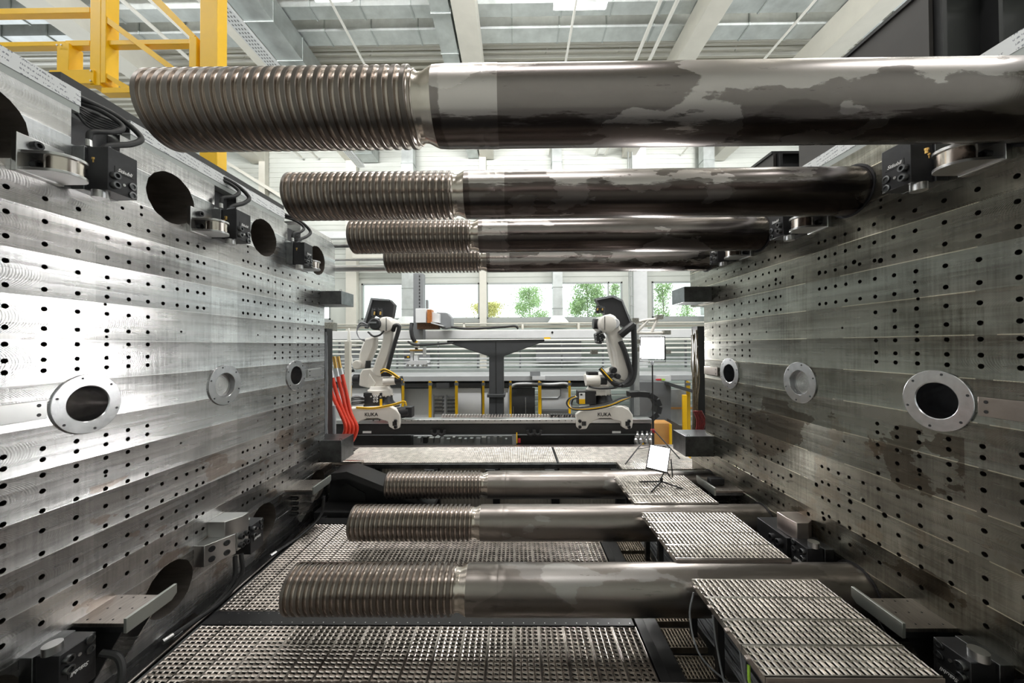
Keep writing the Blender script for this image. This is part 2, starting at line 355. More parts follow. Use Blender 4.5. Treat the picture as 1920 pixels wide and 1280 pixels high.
# ------------------------------------------------------------------ platens
XL, XR = -3.044, 2.9125
YS, ZS, RY = 3.683, -.397, (1.961, 3.105, 4.260, 5.410)
ZT, ZB, RR, RH = 1.3187, -2.1102, .2, .221
OFFC = [.25, .32, .422, .524, .651, .777, .923, 1.072, 1.249, 1.424, 1.6, 1.775]
OFFR = [.25, .32, .42, .522, .648, .775, .92, 1.068, 1.215, 1.363]
def circle(cy, cz, r, n): return [(cy+r*math.cos(2*PI*i/n), cz+r*math.sin(2*PI*i/n)) for i in range(n)]
def platen(name, X, s, mat, label):
    T = thing(name, label, 'machine platen')
    out = [(1.42, -2.62), (5.945, -2.62), (5.945, -2.30)]
    if s > 0: out = [(1.42, -2.62), (5.945, -2.62), (5.945, .0), (5.45, .0), (5.45, .45), (5.945, .62)][:2]+[(5.945, -1.66), (5.52, -1.66), (5.52, .60), (5.945, .62)]
    else: out = [(1.42, -2.62), (5.945, -2.62), (5.945, -1.80), (5.62, -1.80), (5.62, .66), (5.945, .66)]
    out += [(5.945, 1.66), (5.85, 1.74), (5.0, 1.66) if 0 else (5.80, 1.78), (4.99, 1.78), (4.99, 1.42), (4.70, 1.42), (4.70, 1.64), (3.83, 1.64), (3.83, 1.42), (3.55, 1.42), (3.55, 1.64), (2.69, 1.64), (2.69, 1.40), (2.39, 1.40), (2.39, 1.64), (1.42, 1.64)]
    holes = []
    for y in RY:
        for z in (ZT, ZB):
            holes.append((y, z, RH, 48, .76))
    for i in OFFC:
        for sy in (-1, 1):
            for j in OFFR:
                for sz in (-1, 1):
                    if i < .66 and j < .7: continue
                    y, z = YS+sy*i, ZS+sz*j
                    if y > 5.5 and (z > .55 or z < -1.55) and j < 1.2: pass
                    if any(math.hypot(y-h[0], z-h[1]) < .27 for h in holes[:8]): continue
                    if y > 5.45 and s > 0 and j < 1.3: continue
                    holes.append((y, z, .0165, 12, .07))
    for y, z, r in [(2.85, 1.14, .013), (2.85, 1.08, .013), (2.71, 1.08, .013), (4.0, 1.14, .013), (4.0, 1.08, .013), (5.15, 1.14, .012), (5.15, 1.08, .012), (3.2, .14, .011), (4.16, .14, .011), (3.2, -.87, .011), (4.16, -.87, .011), (2.61, .08, .011), (2.61, -.95, .011), (2.62, .445, .012), (2.60, .32, .012), (2.66, -1.95, .015), (2.8, -2.0, .015), (2.8, -2.08, .015)]:
        holes.append((y, z, r, 10, .05))
    if s > 0:
        for y, z in [(2.86, .66), (3.08, .70), (3.43, .68), (3.76, .70), (4.0, .72), (2.86, -1.36), (3.15, -1.38), (3.5, -1.37), (3.82, -1.4), (2.47, -1.91), (2.62, -1.95), (3.42, -1.66), (3.6, -1.7)]: holes.append((y, z, .021, 14, .07))
    for i, fy in enumerate((2.494, 3.683, 4.884)): holes.append((fy, ZS, .175, 40, .34))
    co, fc = [Vector(p) for p in out], [list(range(len(out)))]
    info = []
    for (cy, cz, r, n, dp) in holes:
        b = len(co); co += [Vector(p) for p in circle(cy, cz, r, n)]; fc.append(list(range(b+n-1, b-1, -1)) if 0 else list(range(b, b+n))); info.append((b, n, dp, cy, cz, r))
    V, _, F, *_r = delaunay_2d_cdt(co, [], fc, 0, 1e-6)
    big = [(h[0], h[1], h[2]) for h in holes]
    def inpoly(y, z):
        c = False; n = len(out)
        for i in range(n):
            (a, b), (p, q) = out[i], out[(i+1) % n]
            if (b > z) != (q > z) and y < (p-a)*(z-b)/(q-b)+a: c = not c
        return c
    mb = MB(); fs = []
    for f in F:
        cy = sum(V[i].x for i in f)/len(f); cz = sum(V[i].y for i in f)/len(f)
        if not inpoly(cy, cz): continue
        if any((cy-a)**2+(cz-b)**2 < (r*.985)**2 for a, b, r in big): continue
        fs.append(f if s < 0 else f[::-1])
    mb.add([(X, v.x, v.y) for v in V], fs)
    n = len(out); vs = [(X, a, b) for a, b in out]+[(X+s*.80, a, b) for a, b in out]
    mb.add(vs, [(i, (i+1) % n, (i+1) % n+n, i+n) if s > 0 else (i, i+n, (i+1) % n+n, (i+1) % n) for i in range(n)])
    k0 = len(mb.f); mi = [0]*k0
    for k, (b, n, dp, cy, cz, r) in enumerate(info):
        c = circle(cy, cz, r, n); vs = [(X, p[0], p[1]) for p in c]+[(X+s*dp, p[0], p[1]) for p in c]
        mb.add(vs, [(i, (i+1) % n, (i+1) % n+n, i+n) for i in range(n)]+[tuple(range(n, 2*n))]); mi += [1 if n == 48 else 2]*(n+1)
    mb.obj('slab', mat, T, smooth=False, mats=([BORE, HOLEM], mi), weld=True)
    # centring rings
    for i, fy in enumerate((2.494, 3.683, 4.884)):
        through = i != 1
        r = MB().lathe([(-.02, .2095), (.010, .2095), (.012, .206), (.012, .130 if through else .128), (.008, .124), (-.052 if not through else -.30, .122)], (X, fy, ZS), (-s, 0, 0), 64, cap=False).obj('centring_ring', TURNED, T, angle=12)
        if through: MB().lathe([(-.30, .1215), (-.301, 0)], (X, fy, ZS), (-s, 0, 0), 40, cap=False).obj('ring_bore', BORE if s < 0 else BLACK, r)
        else:
            pr = [(-.050, .1215)]
            for q in range(6, 0, -1): pr += [(-.050, q*.016+.008), (-.045, q*.016+.006), (-.045, q*.016+.003), (-.050, q*.016)]
            MB().lathe(pr+[(-.05, 0)], (X, fy, ZS), (-s, 0, 0), 40, cap=False).obj('turned_bottom', SILVER, r)
        mm = MB()
        for q in range(6):
            a = PI/6+PI/3*q+.2
            mm.cyl((X-s*.008, fy+.185*math.cos(a), ZS+.185*math.sin(a)), (X-s*.0135, fy+.185*math.cos(a), ZS+.185*math.sin(a)), .0085, n=10)
        mm.obj('screw_holes', BLOCKM, r)
    # keyways either side of the rings
    for (a, b) in ((1.55, 2.262), (5.14, 5.50)):
        k = MB().box(min(X-s*.022, X), max(X-s*.022, X), a, b, -.455, -.335).obj('key_strip', SILVER if s < 0 else simple('brown key steel', (.30, .265, .24), 1, .35, .15, 6), T, bev=.003)
        hy = b-.04 if a < 2 else a+.04
        mm = MB()
        for z in (-.365, -.425): mm.cyl((X-s*.018, hy, z), (X-s*.0235, hy, z), .011, n=12)
        mm.obj('screw_holes', BLOCKM, k)
    return T
PL = platen('moving_platen', XL, -1, STEEL_L, 'huge bright milled steel plate with bolt holes, on the left side')
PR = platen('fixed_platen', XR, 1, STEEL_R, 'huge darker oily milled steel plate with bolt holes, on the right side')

# ------------------------------------------------------------------ tie bars
def tie_bar(y, z, mat, label):
    T = thing('tie_bar', label, 'tie bar', 'ribbed steel tie bars between the two platens')
    x0, xn = -1.95, -.53
    prof = [(x0-.012, 0), (x0-.012, RR*.90), (x0, RR*.97)]
    n = 26; p = (xn-x0)/n
    for i in range(n):
        a = x0+i*p
        prof += [(a+.001, RR*.985), (a+.003, RR), (a+p*.46, RR), (a+p*.50, RR*.985), (a+p*.54, RR*.915), (a+p*.62, RR*.89), (a+p*.84, RR*.89), (a+p*.94, RR*.915)]
    prof += [(xn, RR*.9), (xn, 0)]
    L = MB().lathe(prof, (0, y, z), (1, 0, 0), 80)
    mi = []
    for k in range(len(prof)-1): mi += [1 if (prof[k][1] > RR*.95 and prof[k+1][1] > RR*.95) or k < 3 else 0]*80
    mi += [1, 1]
    L.obj('ribbed_end', RIBM, T, angle=25, mats=([LANDM], mi))
    MB().lathe([(xn-.001, 0), (xn-.001, RR*.88), (xn+.012, RR*.84), (xn+.03, RR*.845), (xn+.045, RR*.86), (xn+.085, RR*.96), (xn+.10, RR*.985), (xn+.101, 0)], (0, y, z), (1, 0, 0), 80).obj('neck', NECKM, T, angle=25)
    pr = [(xn+.10, 0), (xn+.10, RR*.985), (xn+.16, RR), (-.24, RR), (-.236, RR*1.006), (-.17, RR*1.006), (-.166, RR*1.0), (-.158, RR*1.008), (-.092, RR*1.008), (-.088, RR)]
    k = .2
    while k < 3.8: pr.append((k, RR)); k += .3
    pr += [(3.85, RR), (3.85, 0)]
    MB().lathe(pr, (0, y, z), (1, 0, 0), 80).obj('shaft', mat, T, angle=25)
    return T
RIBM = simple('shiny rib groove steel', (.46, .405, .365), 1, .24, .12, 4, (1, 1, 1))
LANDM = simple('rib land steel', (.185, .163, .148), 1, .34, .15, 5)
NECKM = simple('polished neck steel', (.66, .60, .54), 1, .2, .1, 9)
for i, y in enumerate(RY):
    nm = ['nearest', 'second nearest', 'third nearest', 'farthest'][i]
    tie_bar(y, ZT, rod_mat('upper bar with oil and painted reflection %d' % i, (.34, .305, .295), (.72, .67, .655), (.13, .11, .105), i+1, (.505, .55, .52, .51)[i], (-.150, .015, -.045, -.115)[i], .22, ZT), 'upper horizontal steel bar with ribbed left end, the %s of the upper row' % nm)
    tie_bar(y, ZB, rod_mat('dry lower bar %d' % i, (.33, .30, .28), (.43, .415, .405), (.14, .125, .115), i+6, .60, -.5, .33, ZB), 'lower horizontal steel bar with ribbed left end, the %s of the lower row' % nm)
for i, y in enumerate(RY):
    for z in (ZT, ZB):
        tag(MB().lathe([(.02, .2015), (-.004, .2015), (-.005, .206), (-.005, .2200), (.02, .2200)], (XR, y, z), (1, 0, 0), 56, cap=False).obj('wiper_ring', BLOCKM), 'dark ring where the %s %s bar enters the right plate' % (['nearest', 'second', 'third', 'farthest'][i], 'upper' if z > 0 else 'lower'), 'ring', 'dark rings around the bars at the right plate')

# ------------------------------------------------------------------ quick-coupling blocks, clevises and shelves on the platens
def W(s, X, p): return X-s*p                      # p metres out of the plate
def coupling(s, y0, z0, up, label):
    X = XL if s < 0 else XR; T = thing('coupling_block', label, 'coupling block', 'black clamping blocks bolted to the plates')
    xb, xf = W(s, X, .085), W(s, X, .235)
    a, b = sorted((X, xb)); MB().box(a, b, y0-.015, y0+.20, z0, z0+.30).obj('backing_plate', GUIDE, T, bev=.003)
    a, b = sorted((xb, xf)); body = MB().box(a, b, y0, y0+.19, z0, z0+.30).obj('body', BLOCKM, T, bev=.004)
    zz = [.035, .10] if up else [.265, .20]
    for dy in (.035, .155):
        for k, dz in enumerate(zz):
            zc = z0+dz+(-.012 if dy > .1 else .012)*(1 if up else -1)
            MB().bolt((xf if not (k and dy < .1) else xf, y0+dy, zc), (-s, 0, 0), .026, .012 if dy > .1 else .03).obj('socket_screw', GUIDE, T)
    MB().cyl((xf, y0+.10, z0+(.075 if up else .225)), (xf-s*.004, y0+.10, z0+(.075 if up else .225)), .010, n=14).obj('centre_pin', SILVER, T)
    zt = z0+(.165 if up else .135)
    pl = MB().box(*sorted((xf, xf-s*.003)), y0+.04, y0+.165, zt-.022, zt+.022).obj('name_plate', BLACK, T, bev=.001)
    # lettering reads away from the eye on the left plate, upside down low down
    xd = (0, -s, 0) if up else (0, s, 0)
    text('St\u00e4ubli', .035, (xf-s*.0032, y0+.1025, zt), xd, (0, 0, 1 if up else -1), LABELW, 'lettering', pl, shear=.35)
    zc = z0 if up else z0+.30; dz = -.05 if up else .05
    MB().lathe([(0, .045), (abs(dz), .045), (abs(dz), 0)], (X-s*.15, y0+.03, zc), (0, 0, dz), 28).obj('guide_pin', SILVER, T)
    return T
def clevis(s, y0, label):
    X = XL if s < 0 else XR; T = thing('clevis_bracket', label, 'bracket', 'round nosed silver brackets bolted to the plates')
    MB().box(*sorted((X, W(s, X, .035))), y0-.03, y0+.20, 1.075, 1.31).obj('mounting_plate', SILVER, T, bev=.003)
    for z in (1.085, 1.19):
        cx, cy, r = W(s, X, .165), y0+.10, .100
        pts = [(W(s, X, .03), y0-.02, z), (W(s, X, .03), y0+.20, z)]
        arc = [(W(s, X, .165+r*math.cos(a)), cy+r*math.sin(a), z) for a in [math.radians(v) for v in range(90, -91, -15)]]
        MB().prism(pts+arc, (0, 0, .018)).obj('ear', SILVER, T, bev=.0015)
    MB().lathe([(0, 0), (0, .086), (.088, .086), (.088, 0)], (W(s, X, .165), y0+.10, 1.102), (0, 0, 1), 36).obj('roller', NECKM, T)
    for z in (1.145, 1.265): MB().bolt((W(s, X, .035), y0+.05, z), (-s, 0, 0), .026, .035).obj('socket_screw', BLOCKM, T)
    return T
def word(i): return ['nearest', 'middle', 'farthest'][i]
for i, y in enumerate((2.41, 3.54, 4.69)):
    coupling(-1, y, 1.09, True, 'black coupling block with white script, %s of three along the top of the left plate' % word(i))
for i, y in enumerate((2.42, 3.57, 4.72)):
    coupling(1, y, 1.09, True, 'black coupling block with white script, %s of three along the top of the right plate' % word(i))
for i, y in enumerate((2.13, 3.28, 4.93)):
    if i < 2: clevis(-1, y, 'silver round nosed clevis, %s one on the left plate, left of a black block' % word(i))
clevis(-1, 4.90, 'silver round nosed clevis, farthest one on the left plate, beyond the last black block')
for i, y in enumerate((2.13, 3.32, 4.40)):
    clevis(1, y, 'silver round nosed clevis, %s one high on the right plate' % word(i))
coupling(-1, 2.17, -2.19, False, 'black coupling block with upside down script, low on the left plate in the near corner')
coupling(-1, 3.74, -2.19, False, 'black coupling block beside the big bore, low in the middle of the left plate')
coupling(1, 2.15, -2.19, False, 'black coupling block with upside down script, low on the right plate in the near corner')
coupling(1, 3.33, -2.19, False, 'black coupling block low on the right plate, in front of the beige steel clamp')
def shelf(s, y0, y1, label):
    X = XL if s < 0 else XR; T = thing('steel_shelf', label, 'shelf', 'steel shelves low on the plates'); xo = W(s, X, .385 if s < 0 else .375)
    MB().box(*sorted((X, xo+s*.012)), y0, y1, -1.91, -1.885).obj('top_plate', simple('brown ground steel', (.40, .36, .33), 1, .35, .2, 8, (12, 1, 1)), T, bev=.002)
    MB().prism([(xo, y0-.01, -1.945), (xo, y1+.03, -1.945), (xo, y1+.07, -1.915), (xo, y1+.07, -1.845), (xo, y0-.01, -1.845)], (s*.022, 0, 0)).obj('front_rail', simple('satin rail steel', (.55, .57, .54), 1, .45, .06, 3), T, bev=.002)
    MB().box(*sorted((X, xo+s*.022)), y0-.002, y0+.02, -1.945, -1.911).obj('edge_bar', GUIDE, T)
    mm = MB()
    for j, yy in enumerate((y0+.035, (y0+y1)/2, y1-.03)):
        for k in range(4):
            xx = W(s, X, .06+.09*k+(.02 if j == 1 else 0)); MB().cyl((xx, yy, -1.886), (xx, yy, -1.8835), .006, n=8).obj('screw_hole', BLACK, T)
    if y0 < 3: MB().prism([(X, y0+.05, -1.945), (xo+s*.06, y0+.05, -1.945), (xo+s*.10, y0+.05, -1.98), (X, y0+.05, -2.48)], (0, .012, 0)).obj('gusset', BLOCKM if y0 < 3 else STEEL_L, T)
    MB().prism([(X, y1-.03, -1.945), (xo+s*.06, y1-.03, -1.945), (X, y1-.03, -2.48)], (0, .015, 0)).obj('gusset', STEEL_L, T)
    if y0 > 3:
        for z in (-1.99, -2.06, -2.13, -2.2, -2.27): MB().bolt((W(s, X, .0), y0+.16, z), (-s, 0, 0), .026, .07).obj('socket_screw', BLOCKM, T)
    return T
shelf(-1, 2.42, 2.70, 'steel shelf with bright rail, near one at the foot of the left plate')
shelf(-1, 4.66, 5.02, 'steel shelf with bright rail, far one at the foot of the left plate')
shelf(1, 2.40, 2.68, 'steel shelf with greenish rail, near one at the foot of the right plate')
shelf(1, 4.62, 5.0, 'steel shelf carrying a dark block, far one at the foot of the right plate')
# clamps
def clampL():
    T = thing('bolted_clamp', 'grey steel clamp with four countersunk screws, low on the left plate', 'clamp')
    z0 = -2.07
    MB().prism([(XL, 3.33, z0), (-2.94, 3.33, z0), (-2.82, 3.54, z0), (-2.82, 3.56, z0), (XL, 3.56, z0)], (0, 0, .20)).obj('lower_jaw', SILVER, T, bev=.003)
    MB().prism([(XL, 3.48, -1.87), (-2.87, 3.48, -1.87), (-2.79, 3.60, -1.87), (-2.79, 3.69, -1.87), (XL, 3.69, -1.87)], (0, 0, .15)).obj('upper_jaw', SILVER, T, bev=.003)
    MB().box(XL, -2.81, 3.56, 3.71, -2.05, -1.87).obj('screw_block', SILVER, T, bev=.003)
    nrm = Vector((.21, -.12, 0)).normalized()
    for t in (.24, .74):
        for z in (-2.02, -1.925):
            c = Vector((-2.94, 3.33, z)).lerp(Vector((-2.82, 3.54, z)), t)
            MB().bolt(c+nrm*-.002, nrm, .028, .007).obj('countersunk_screw', GUIDE if t > .5 else BLOCKM, T)
    for y in (3.60, 3.665):
        for z in (-2.01, -1.925): MB().bolt((-2.81, y, z), (1, 0, 0), .026, .035).obj('socket_screw', BLOCKM, T)
clampL()
def clampR():
    T = thing('chamfered_clamp', 'beige steel clamp with slanting top, low on the right plate behind the tie bar', 'clamp')
    pts = [(XR, 3.56), (2.83, 3.50), (2.72, 3.50), (2.70, 3.60), (2.70, 3.74), (XR, 3.74)]
    MB().prism([(x, y, -1.91) for x, y in pts], (0, 0, .17)).obj('upper_jaw', EDGE, T, bev=.004)
    MB().box(2.655, XR, 3.55, 3.98, -2.22, -1.912).obj('lower_jaw', BLOCKM, T, bev=.004)
    for y in (3.62, 3.72):
        for z in (-1.99, -2.09): MB().bolt((2.655, y, z), (-1, 0, 0), .034, .045).obj('socket_screw', BLOCKM, T)
clampR()
tag(MB().box(2.60, 2.78, 4.80, 4.90, -1.883, -1.80).obj('stop_block', BLOCKM, bev=.006), 'small dark block lying on the far right steel shelf', 'block')
# guide blocks at the far edges
def gblock(x0, x1, y0, z0, z1, label):
    T = thing('guide_block', label, 'steel block', 'dark steel blocks at the back edges of the plates')
    MB().box(x0, x1, y0, y0+.42, z0, z1).obj('body', GUIDE, T, bev=.004)
    xs = x1-.02 if x0 < 0 else x0+.05
    MB().tube([(xs-.015, y0+.02, z1 if z0 > 0 or x0 < 0 else z0), (xs-.015, y0+.02, (z1+.02)), (xs+.015, y0+.02, (z1+.02)), (xs+.015, y0+.02, z1)], .003, n=6, sm=1).obj('eye_hook', BLACK, T)
gblock(XL-.3, -2.715, 5.50, .655, .865, 'dark steel block, upper one at the back edge of the left plate')
gblock(XL-.3, -2.715, 5.50, -1.80, -1.46, 'dark steel block, lower one at the back edge of the left plate')
gblock(2.507, XR+.3, 5.30, .63, .86, 'dark steel block, upper one at the back edge of the right plate')
gblock(2.50, XR+.3, 5.30, -1.66, -1.36, 'dark steel block, lower one at the back edge of the right plate')

# rubber pads in the notches
for s, X, nm in ((-1, XL, 'left'), (1, XR, 'right')):
    for i, (a, b) in enumerate(((2.39, 2.69), (3.55, 3.83), (4.70, 4.99))):
        tag(MB().box(*sorted((X+s*.10, X+s*.6)), a+.002, b-.002, 1.42, 1.64).obj('rubber_pad', simple('rough black lining', (.10, .10, .105), 0, .6, .3, 20, (1, 6, 30), .01)), 'rough black lining in the %s notch at the top of the %s plate' % (word(i), nm), 'lining', 'black linings in the top notches')
# foil covered beams
def beam(X, s, y0, y1, label):
    T = thing('cable_duct', label, 'cable duct', 'white foil covered ducts along the plate tops')
    xa, xb = sorted((X-s*.004, X+s*.11))
    m = MB(); m.box(xa, xb, y0, y1, 1.69, 1.795).obj('cover', FOIL, T)
    MB().box(xa+.004, xb-.004, y0+.004, y1-.004, 1.64, 1.69).obj('base_channel', FRAMEG, T)
    MB().box(xa+.006, xb-.006, y0-.002, y0+.001, 1.70, 1.785).obj('open_end', BLACK, T)
beam(XL, -1, 1.42, 2.44, 'foil covered cable duct on the left plate, near piece at the left edge')
beam(XL, -1, 2.76, 4.64, 'foil covered cable duct on the left plate, long piece under the two front bars')
beam(XR, 1, 1.42, 4.98, 'foil covered cable duct running along the top of the right plate')
# hoses at the couplings
def hose_pair(s, y, label):
    X = XL if s < 0 else XR; T = thing('hydraulic_hose', label, 'hose', 'black hoses looping to the coupling blocks')
    q = lambda p, yy, z: (X-s*p, y+yy, z)
    MB().tube([q(-.10, .02, 1.76), q(.02, .10, 1.73), q(.10, .16, 1.66), q(.10, .10, 1.58), q(.06, .0, 1.52), q(.05, -.01, 1.46)], .017, n=12).obj('hose', RUBBER, T)
    MB().tube([q(-.08, .0, 1.79), q(.05, .16, 1.74), q(.13, .26, 1.64), q(.13, .20, 1.55), q(.10, .07, 1.46), q(.08, .03, 1.39)], .020, n=12).obj('hose', RUBBER, T)
    MB().tube([q(.05, -.01, 1.46), q(.055, -.012, 1.41)], .017, sm=1).obj('crimped_fitting', SILVER, T)
    MB().tube([q(.08, .03, 1.39), q(.07, .02, 1.33)], .022, sm=1).obj('crimped_fitting', SILVER, T)
    m = MB()
    for k in range(3): m.lathe([(0, .012), (.02, .012), (.02, .016), (.035, .016), (.035, 0)], q(.09+.02*k, -.02-.01*k, 1.22+.03*k), (0, 0, 1), 10)
    m.obj('couplings', BRASS, T)
    MB().tube([q(.10, -.02, 1.25), q(.13, -.03, 1.32), q(.10, .0, 1.40), q(.16, .03, 1.43)], .004, n=6).obj('wire', GREYC, T)
hose_pair(-1, 2.46, 'pair of black hoses curving over the nearest coupling block on the left plate')
hose_pair(-1, 3.58, 'pair of black hoses curving over the middle coupling block on the left plate')
hose_pair(-1, 4.74, 'bundle of black hoses looping over the farthest coupling block on the left plate')
hose_pair(1, 2.46, 'black hoses behind the nearest coupling block of the right plate, under the front bar')
m = MB()
for k in range(7): m.tube([(XL-.03-.02*(k % 3), 2.30+.02*k, 1.72-.02*(k//3)), (XL-.02, 2.5, 1.70-.018*k), (XL-.02-.01*k, 2.68, 1.73-.012*k), (XL-.05, 2.85, 1.74)], .009, n=8)
tag(m.obj('cable_bundle', RUBBER), 'bundle of black cables bridging the gap between the two left foil covered ducts', 'cables', kind='stuff')
for (x, y) in ((-2.99, 3.55), ):
    pass
def lowhose(pts, label, r=.02):
    T = thing('hydraulic_hose', label, 'hose')
    MB().tube(pts, r, n=10).obj('hose', RUBBER, T)
    a, b = Vector(pts[-2]), Vector(pts[-1]); MB().cyl(b, b+(b-a).normalized()*.07, r*1.15, n=12).obj('crimped_fitting', SILVER, T)
lowhose([(-2.80, 3.60, -2.10), (-2.78, 3.58, -2.30), (-2.84, 3.42, -2.44), (-2.94, 3.22, -2.49), (-2.99, 3.08, -2.50)], 'black hose hanging from the grey clamp to the floor edge, outer one')
lowhose([(-2.83, 3.56, -2.10), (-2.82, 3.53, -2.32), (-2.88, 3.36, -2.46), (-2.97, 3.14, -2.51)], 'black hose hanging from the grey clamp to the floor edge, inner one')
lowhose([(-2.70, 4.98, -2.10), (-2.72, 4.92, -2.35), (-2.82, 4.62, -2.46), (-2.92, 4.30, -2.49)], 'black hose curving below the far left steel shelf')
lowhose([(-2.80, 2.38, -2.05), (-2.70, 2.40, -2.10), (-2.64, 2.36, -2.22), (-2.66, 2.28, -2.4)], 'black hose leaving the near left lower coupling block', .022)

# ------------------------------------------------------------------ black box frames on top of the right plate and beams left
def topframe(y0, y1, zt, label):
    T = thing('box_frame', label, 'steel frame', 'black welded box frames on top of the right plate')
    MB().box(2.99, 3.02, y0, y1, 1.80, zt).obj('side_wall', simple('brown black primer', (.045, .040, .038), 0, .45, .1, 4), T)
    MB().box(3.02, 4.6, y0+.05, y0+.09, 1.80, zt).obj('end_wall', BLACK, T)
    MB().box(2.97, 4.6, y0, y1, zt, zt+.03).obj('top_flange', BLACK, T)
    for x in (3.03, 3.42, 3.9):
        MB().box(x, x+.03, y0-.05, y0+.05, 1.80, zt).obj('rib', BLACK, T)
        MB().tube([(x+.04, y0+.045, 1.8), (x+.04, y0+.045, zt)], .006, n=6, sm=1).obj('weld_seam', PIPEG, T)
    MB().box(2.97, 4.6, y0, y1, 1.785, 1.82).obj('bottom_flange', BLACK, T)
topframe(2.57, 3.75, 2.56, 'black welded box frame at the top right corner of the view, nearest')
topframe(4.12, 5.3, 2.20, 'black welded box frame behind, between the two front upper bars at right')
m = MB(); m.prism([(-3.42, 2.62, 1.86), (-3.42, 5.2, 1.86), (-3.42, 5.2, 2.08), (-3.42, 2.62, 2.08)], (-.25, 0, 0))
tag(m.obj('machine_rail', BLACK), 'black box rail behind the left foil covered duct, carrying the yellow posts', 'rail')
# the yellow guard rail
T = thing('safety_railing', 'yellow tubular guard railing with a stair handrail, above the left plate', 'railing')
D = 4.6
for r in ((168, -30, 189, 160), (188, -30, 199, 155), (372, -30, 408, 700), (106, 80, 129, 132), (354, 68, 368, 128)): MB().pbox(*r, D, .16).obj('post', YEL, T, bev=.006)
for r in ((-60, 13, 168, 27), (-60, 77, 122, 88), (122, 75, 168, 86), (198, 73, 356, 84)): MB().pbox(*r, D+.03, .09).obj('rail', YEL, T, bev=.004)
MB().pbox(92, 130, 175, 157, D-.02, .10).obj('kick_plate', YEL, T, bev=.003)
MB().pbox(190, 163, 262, 174, D, .10).obj('tread', YEL, T, bev=.003)
for p in ([(199, 30), (199, 42), (312, 126), (328, 126)], [(278, -6), (296, -6), (366, 66), (360, 73)], [(190, 132), (192, 140), (250, 180), (254, 168)]): MB().pp(p, D+.01, .07).obj('handrail', YEL, T)
m = MB()
for p in ((171, 133), (171, 152), (108, 85), (116, 85)): c = at(*p, D-.02); m.cyl(c, c-Vector((0, .012, 0)), .012, n=8)
m.obj('bolts', SILVER, T)

# ------------------------------------------------------------------ floor gratings
def plank_mesh(L, Wd, cl, cw, mat, name, sl=.0):
    m = MB(); ny, nx = max(1, round(L/cl)), max(1, round((Wd-.012)/cw)); cy = L/ny; cx = (Wd-.012)/nx
    for j in range(ny):
        for i in range(nx):
            x0 = .006+i*cx; y0 = j*cy; h = .009; k = sl
            o = [(x0, y0, 0), (x0+cx, y0, 0), (x0+cx, y0+cy, 0), (x0, y0+cy, 0)]
            r = [(x0+cx*.10, y0+cy*(.16-k), h*1.3), (x0+cx*.90, y0+cy*(.16+k), h*.1), (x0+cx*.90, y0+cy*(.84+k), h*.1), (x0+cx*.10, y0+cy*(.84-k), h*1.3)]
            q = [(x0+cx*.26, y0+cy*(.36-k), h*.7), (x0+cx*.80, y0+cy*(.36+k), -.003), (x0+cx*.80, y0+cy*(.68+k), -.003), (x0+cx*.26, y0+cy*(.68-k), h*.7)]
            m.add(o+r+q, [(0, 1, 5, 4), (1, 2, 6, 5), (2, 3, 7, 6), (3, 0, 4, 7), (4, 5, 9, 8), (5, 6, 10, 9), (6, 7, 11, 10), (7, 4, 8, 11)])
    for x0, x1, x2 in ((.009, .007, 0), (Wd-.009, Wd-.007, Wd-.001)):
        V4 = [(x0, 0, 0), (x1, 0, .008), (x2, 0, .008), (x2, 0, -.045), (x0, L, 0), (x1, L, .008), (x2, L, .008), (x2, L, -.045)]
        F4 = [(0, 1, 5, 4), (1, 2, 6, 5), (2, 3, 7, 6)]
        m.add(V4, F4 if x2 > x0 else [f[::-1] for f in F4])
    m.add([(0, 0, 0), (Wd, 0, 0), (Wd, 0, -.045), (0, 0, -.045), (0, L, 0), (Wd, L, 0), (Wd, L, -.045), (0, L, -.045)], [(0, 3, 2, 1), (4, 5, 6, 7)])
    o = m.obj(name, mat, smooth=False); return o
ZG = -2.5
def lay(proto, n, org, step, rot=0):
    out = []
    for i in range(n):
        o = proto if i == 0 else proto.copy()
        if i: COL.objects.link(o)
        o.location = (org[0]+step[0]*i, org[1]+step[1]*i, org[2]+step[2]*i); o.rotation_euler.z = rot; out.append(o)
    return out
pw = .2155
p = plank_mesh(1.42, pw-.003, .0400, .0500, GRATEF, 'grating_plank', .04); tag(p, 'perforated steel floor plank between the plates, nearest field in front of the lower ribbed bar', 'floor plank', 'floor planks of the nearest field')
ORD = ['first', 'second', 'third', 'fourth', 'fifth', 'sixth', 'seventh', 'eighth', 'ninth', 'tenth', 'eleventh', 'twelfth', 'thirteenth', 'fourteenth', 'fifteenth', 'sixteenth', 'seventeenth', 'eighteenth']
for k, o in enumerate(lay(p, 18, (1.05-18*pw, 1.76, ZG), (pw, 0, 0))): o['label'] = 'perforated floor plank in the nearest field, %s counted from the left plate' % ORD[k]
p = plank_mesh(1.62, pw-.003, .0400, .0500, GRATEF, 'grating_plank', .04); tag(p, 'perforated steel floor plank between the plates, field behind the second lower bar', 'floor plank', 'floor planks of the second field')
for k, o in enumerate(lay(p, 18, (1.05-18*pw, 3.36, ZG), (pw, 0, 0))): o['label'] = 'perforated floor plank in the second field, %s counted from the left plate' % ORD[k]
# lower planks at right, lying crosswise
p = plank_mesh(.36, pw-.003, .030, .0350, GRATEK, 'grating_plank'); tag(p, 'short brown floor plank in the narrow strip between black beam and cables', 'floor plank', 'short floor planks right of the black beam')
for k, o in enumerate(lay(p, 10, (1.28, 1.95, -2.62), (0, .29, 0), 0)): o['label'] = 'short brown floor plank between black beam and cables, %s from the front' % ORD[k]
for o in [x for x in COL.objects if x.get('group') == 'short floor planks right of the black beam']:
    o.rotation_euler.z = -PI/2; o.location.y += .21
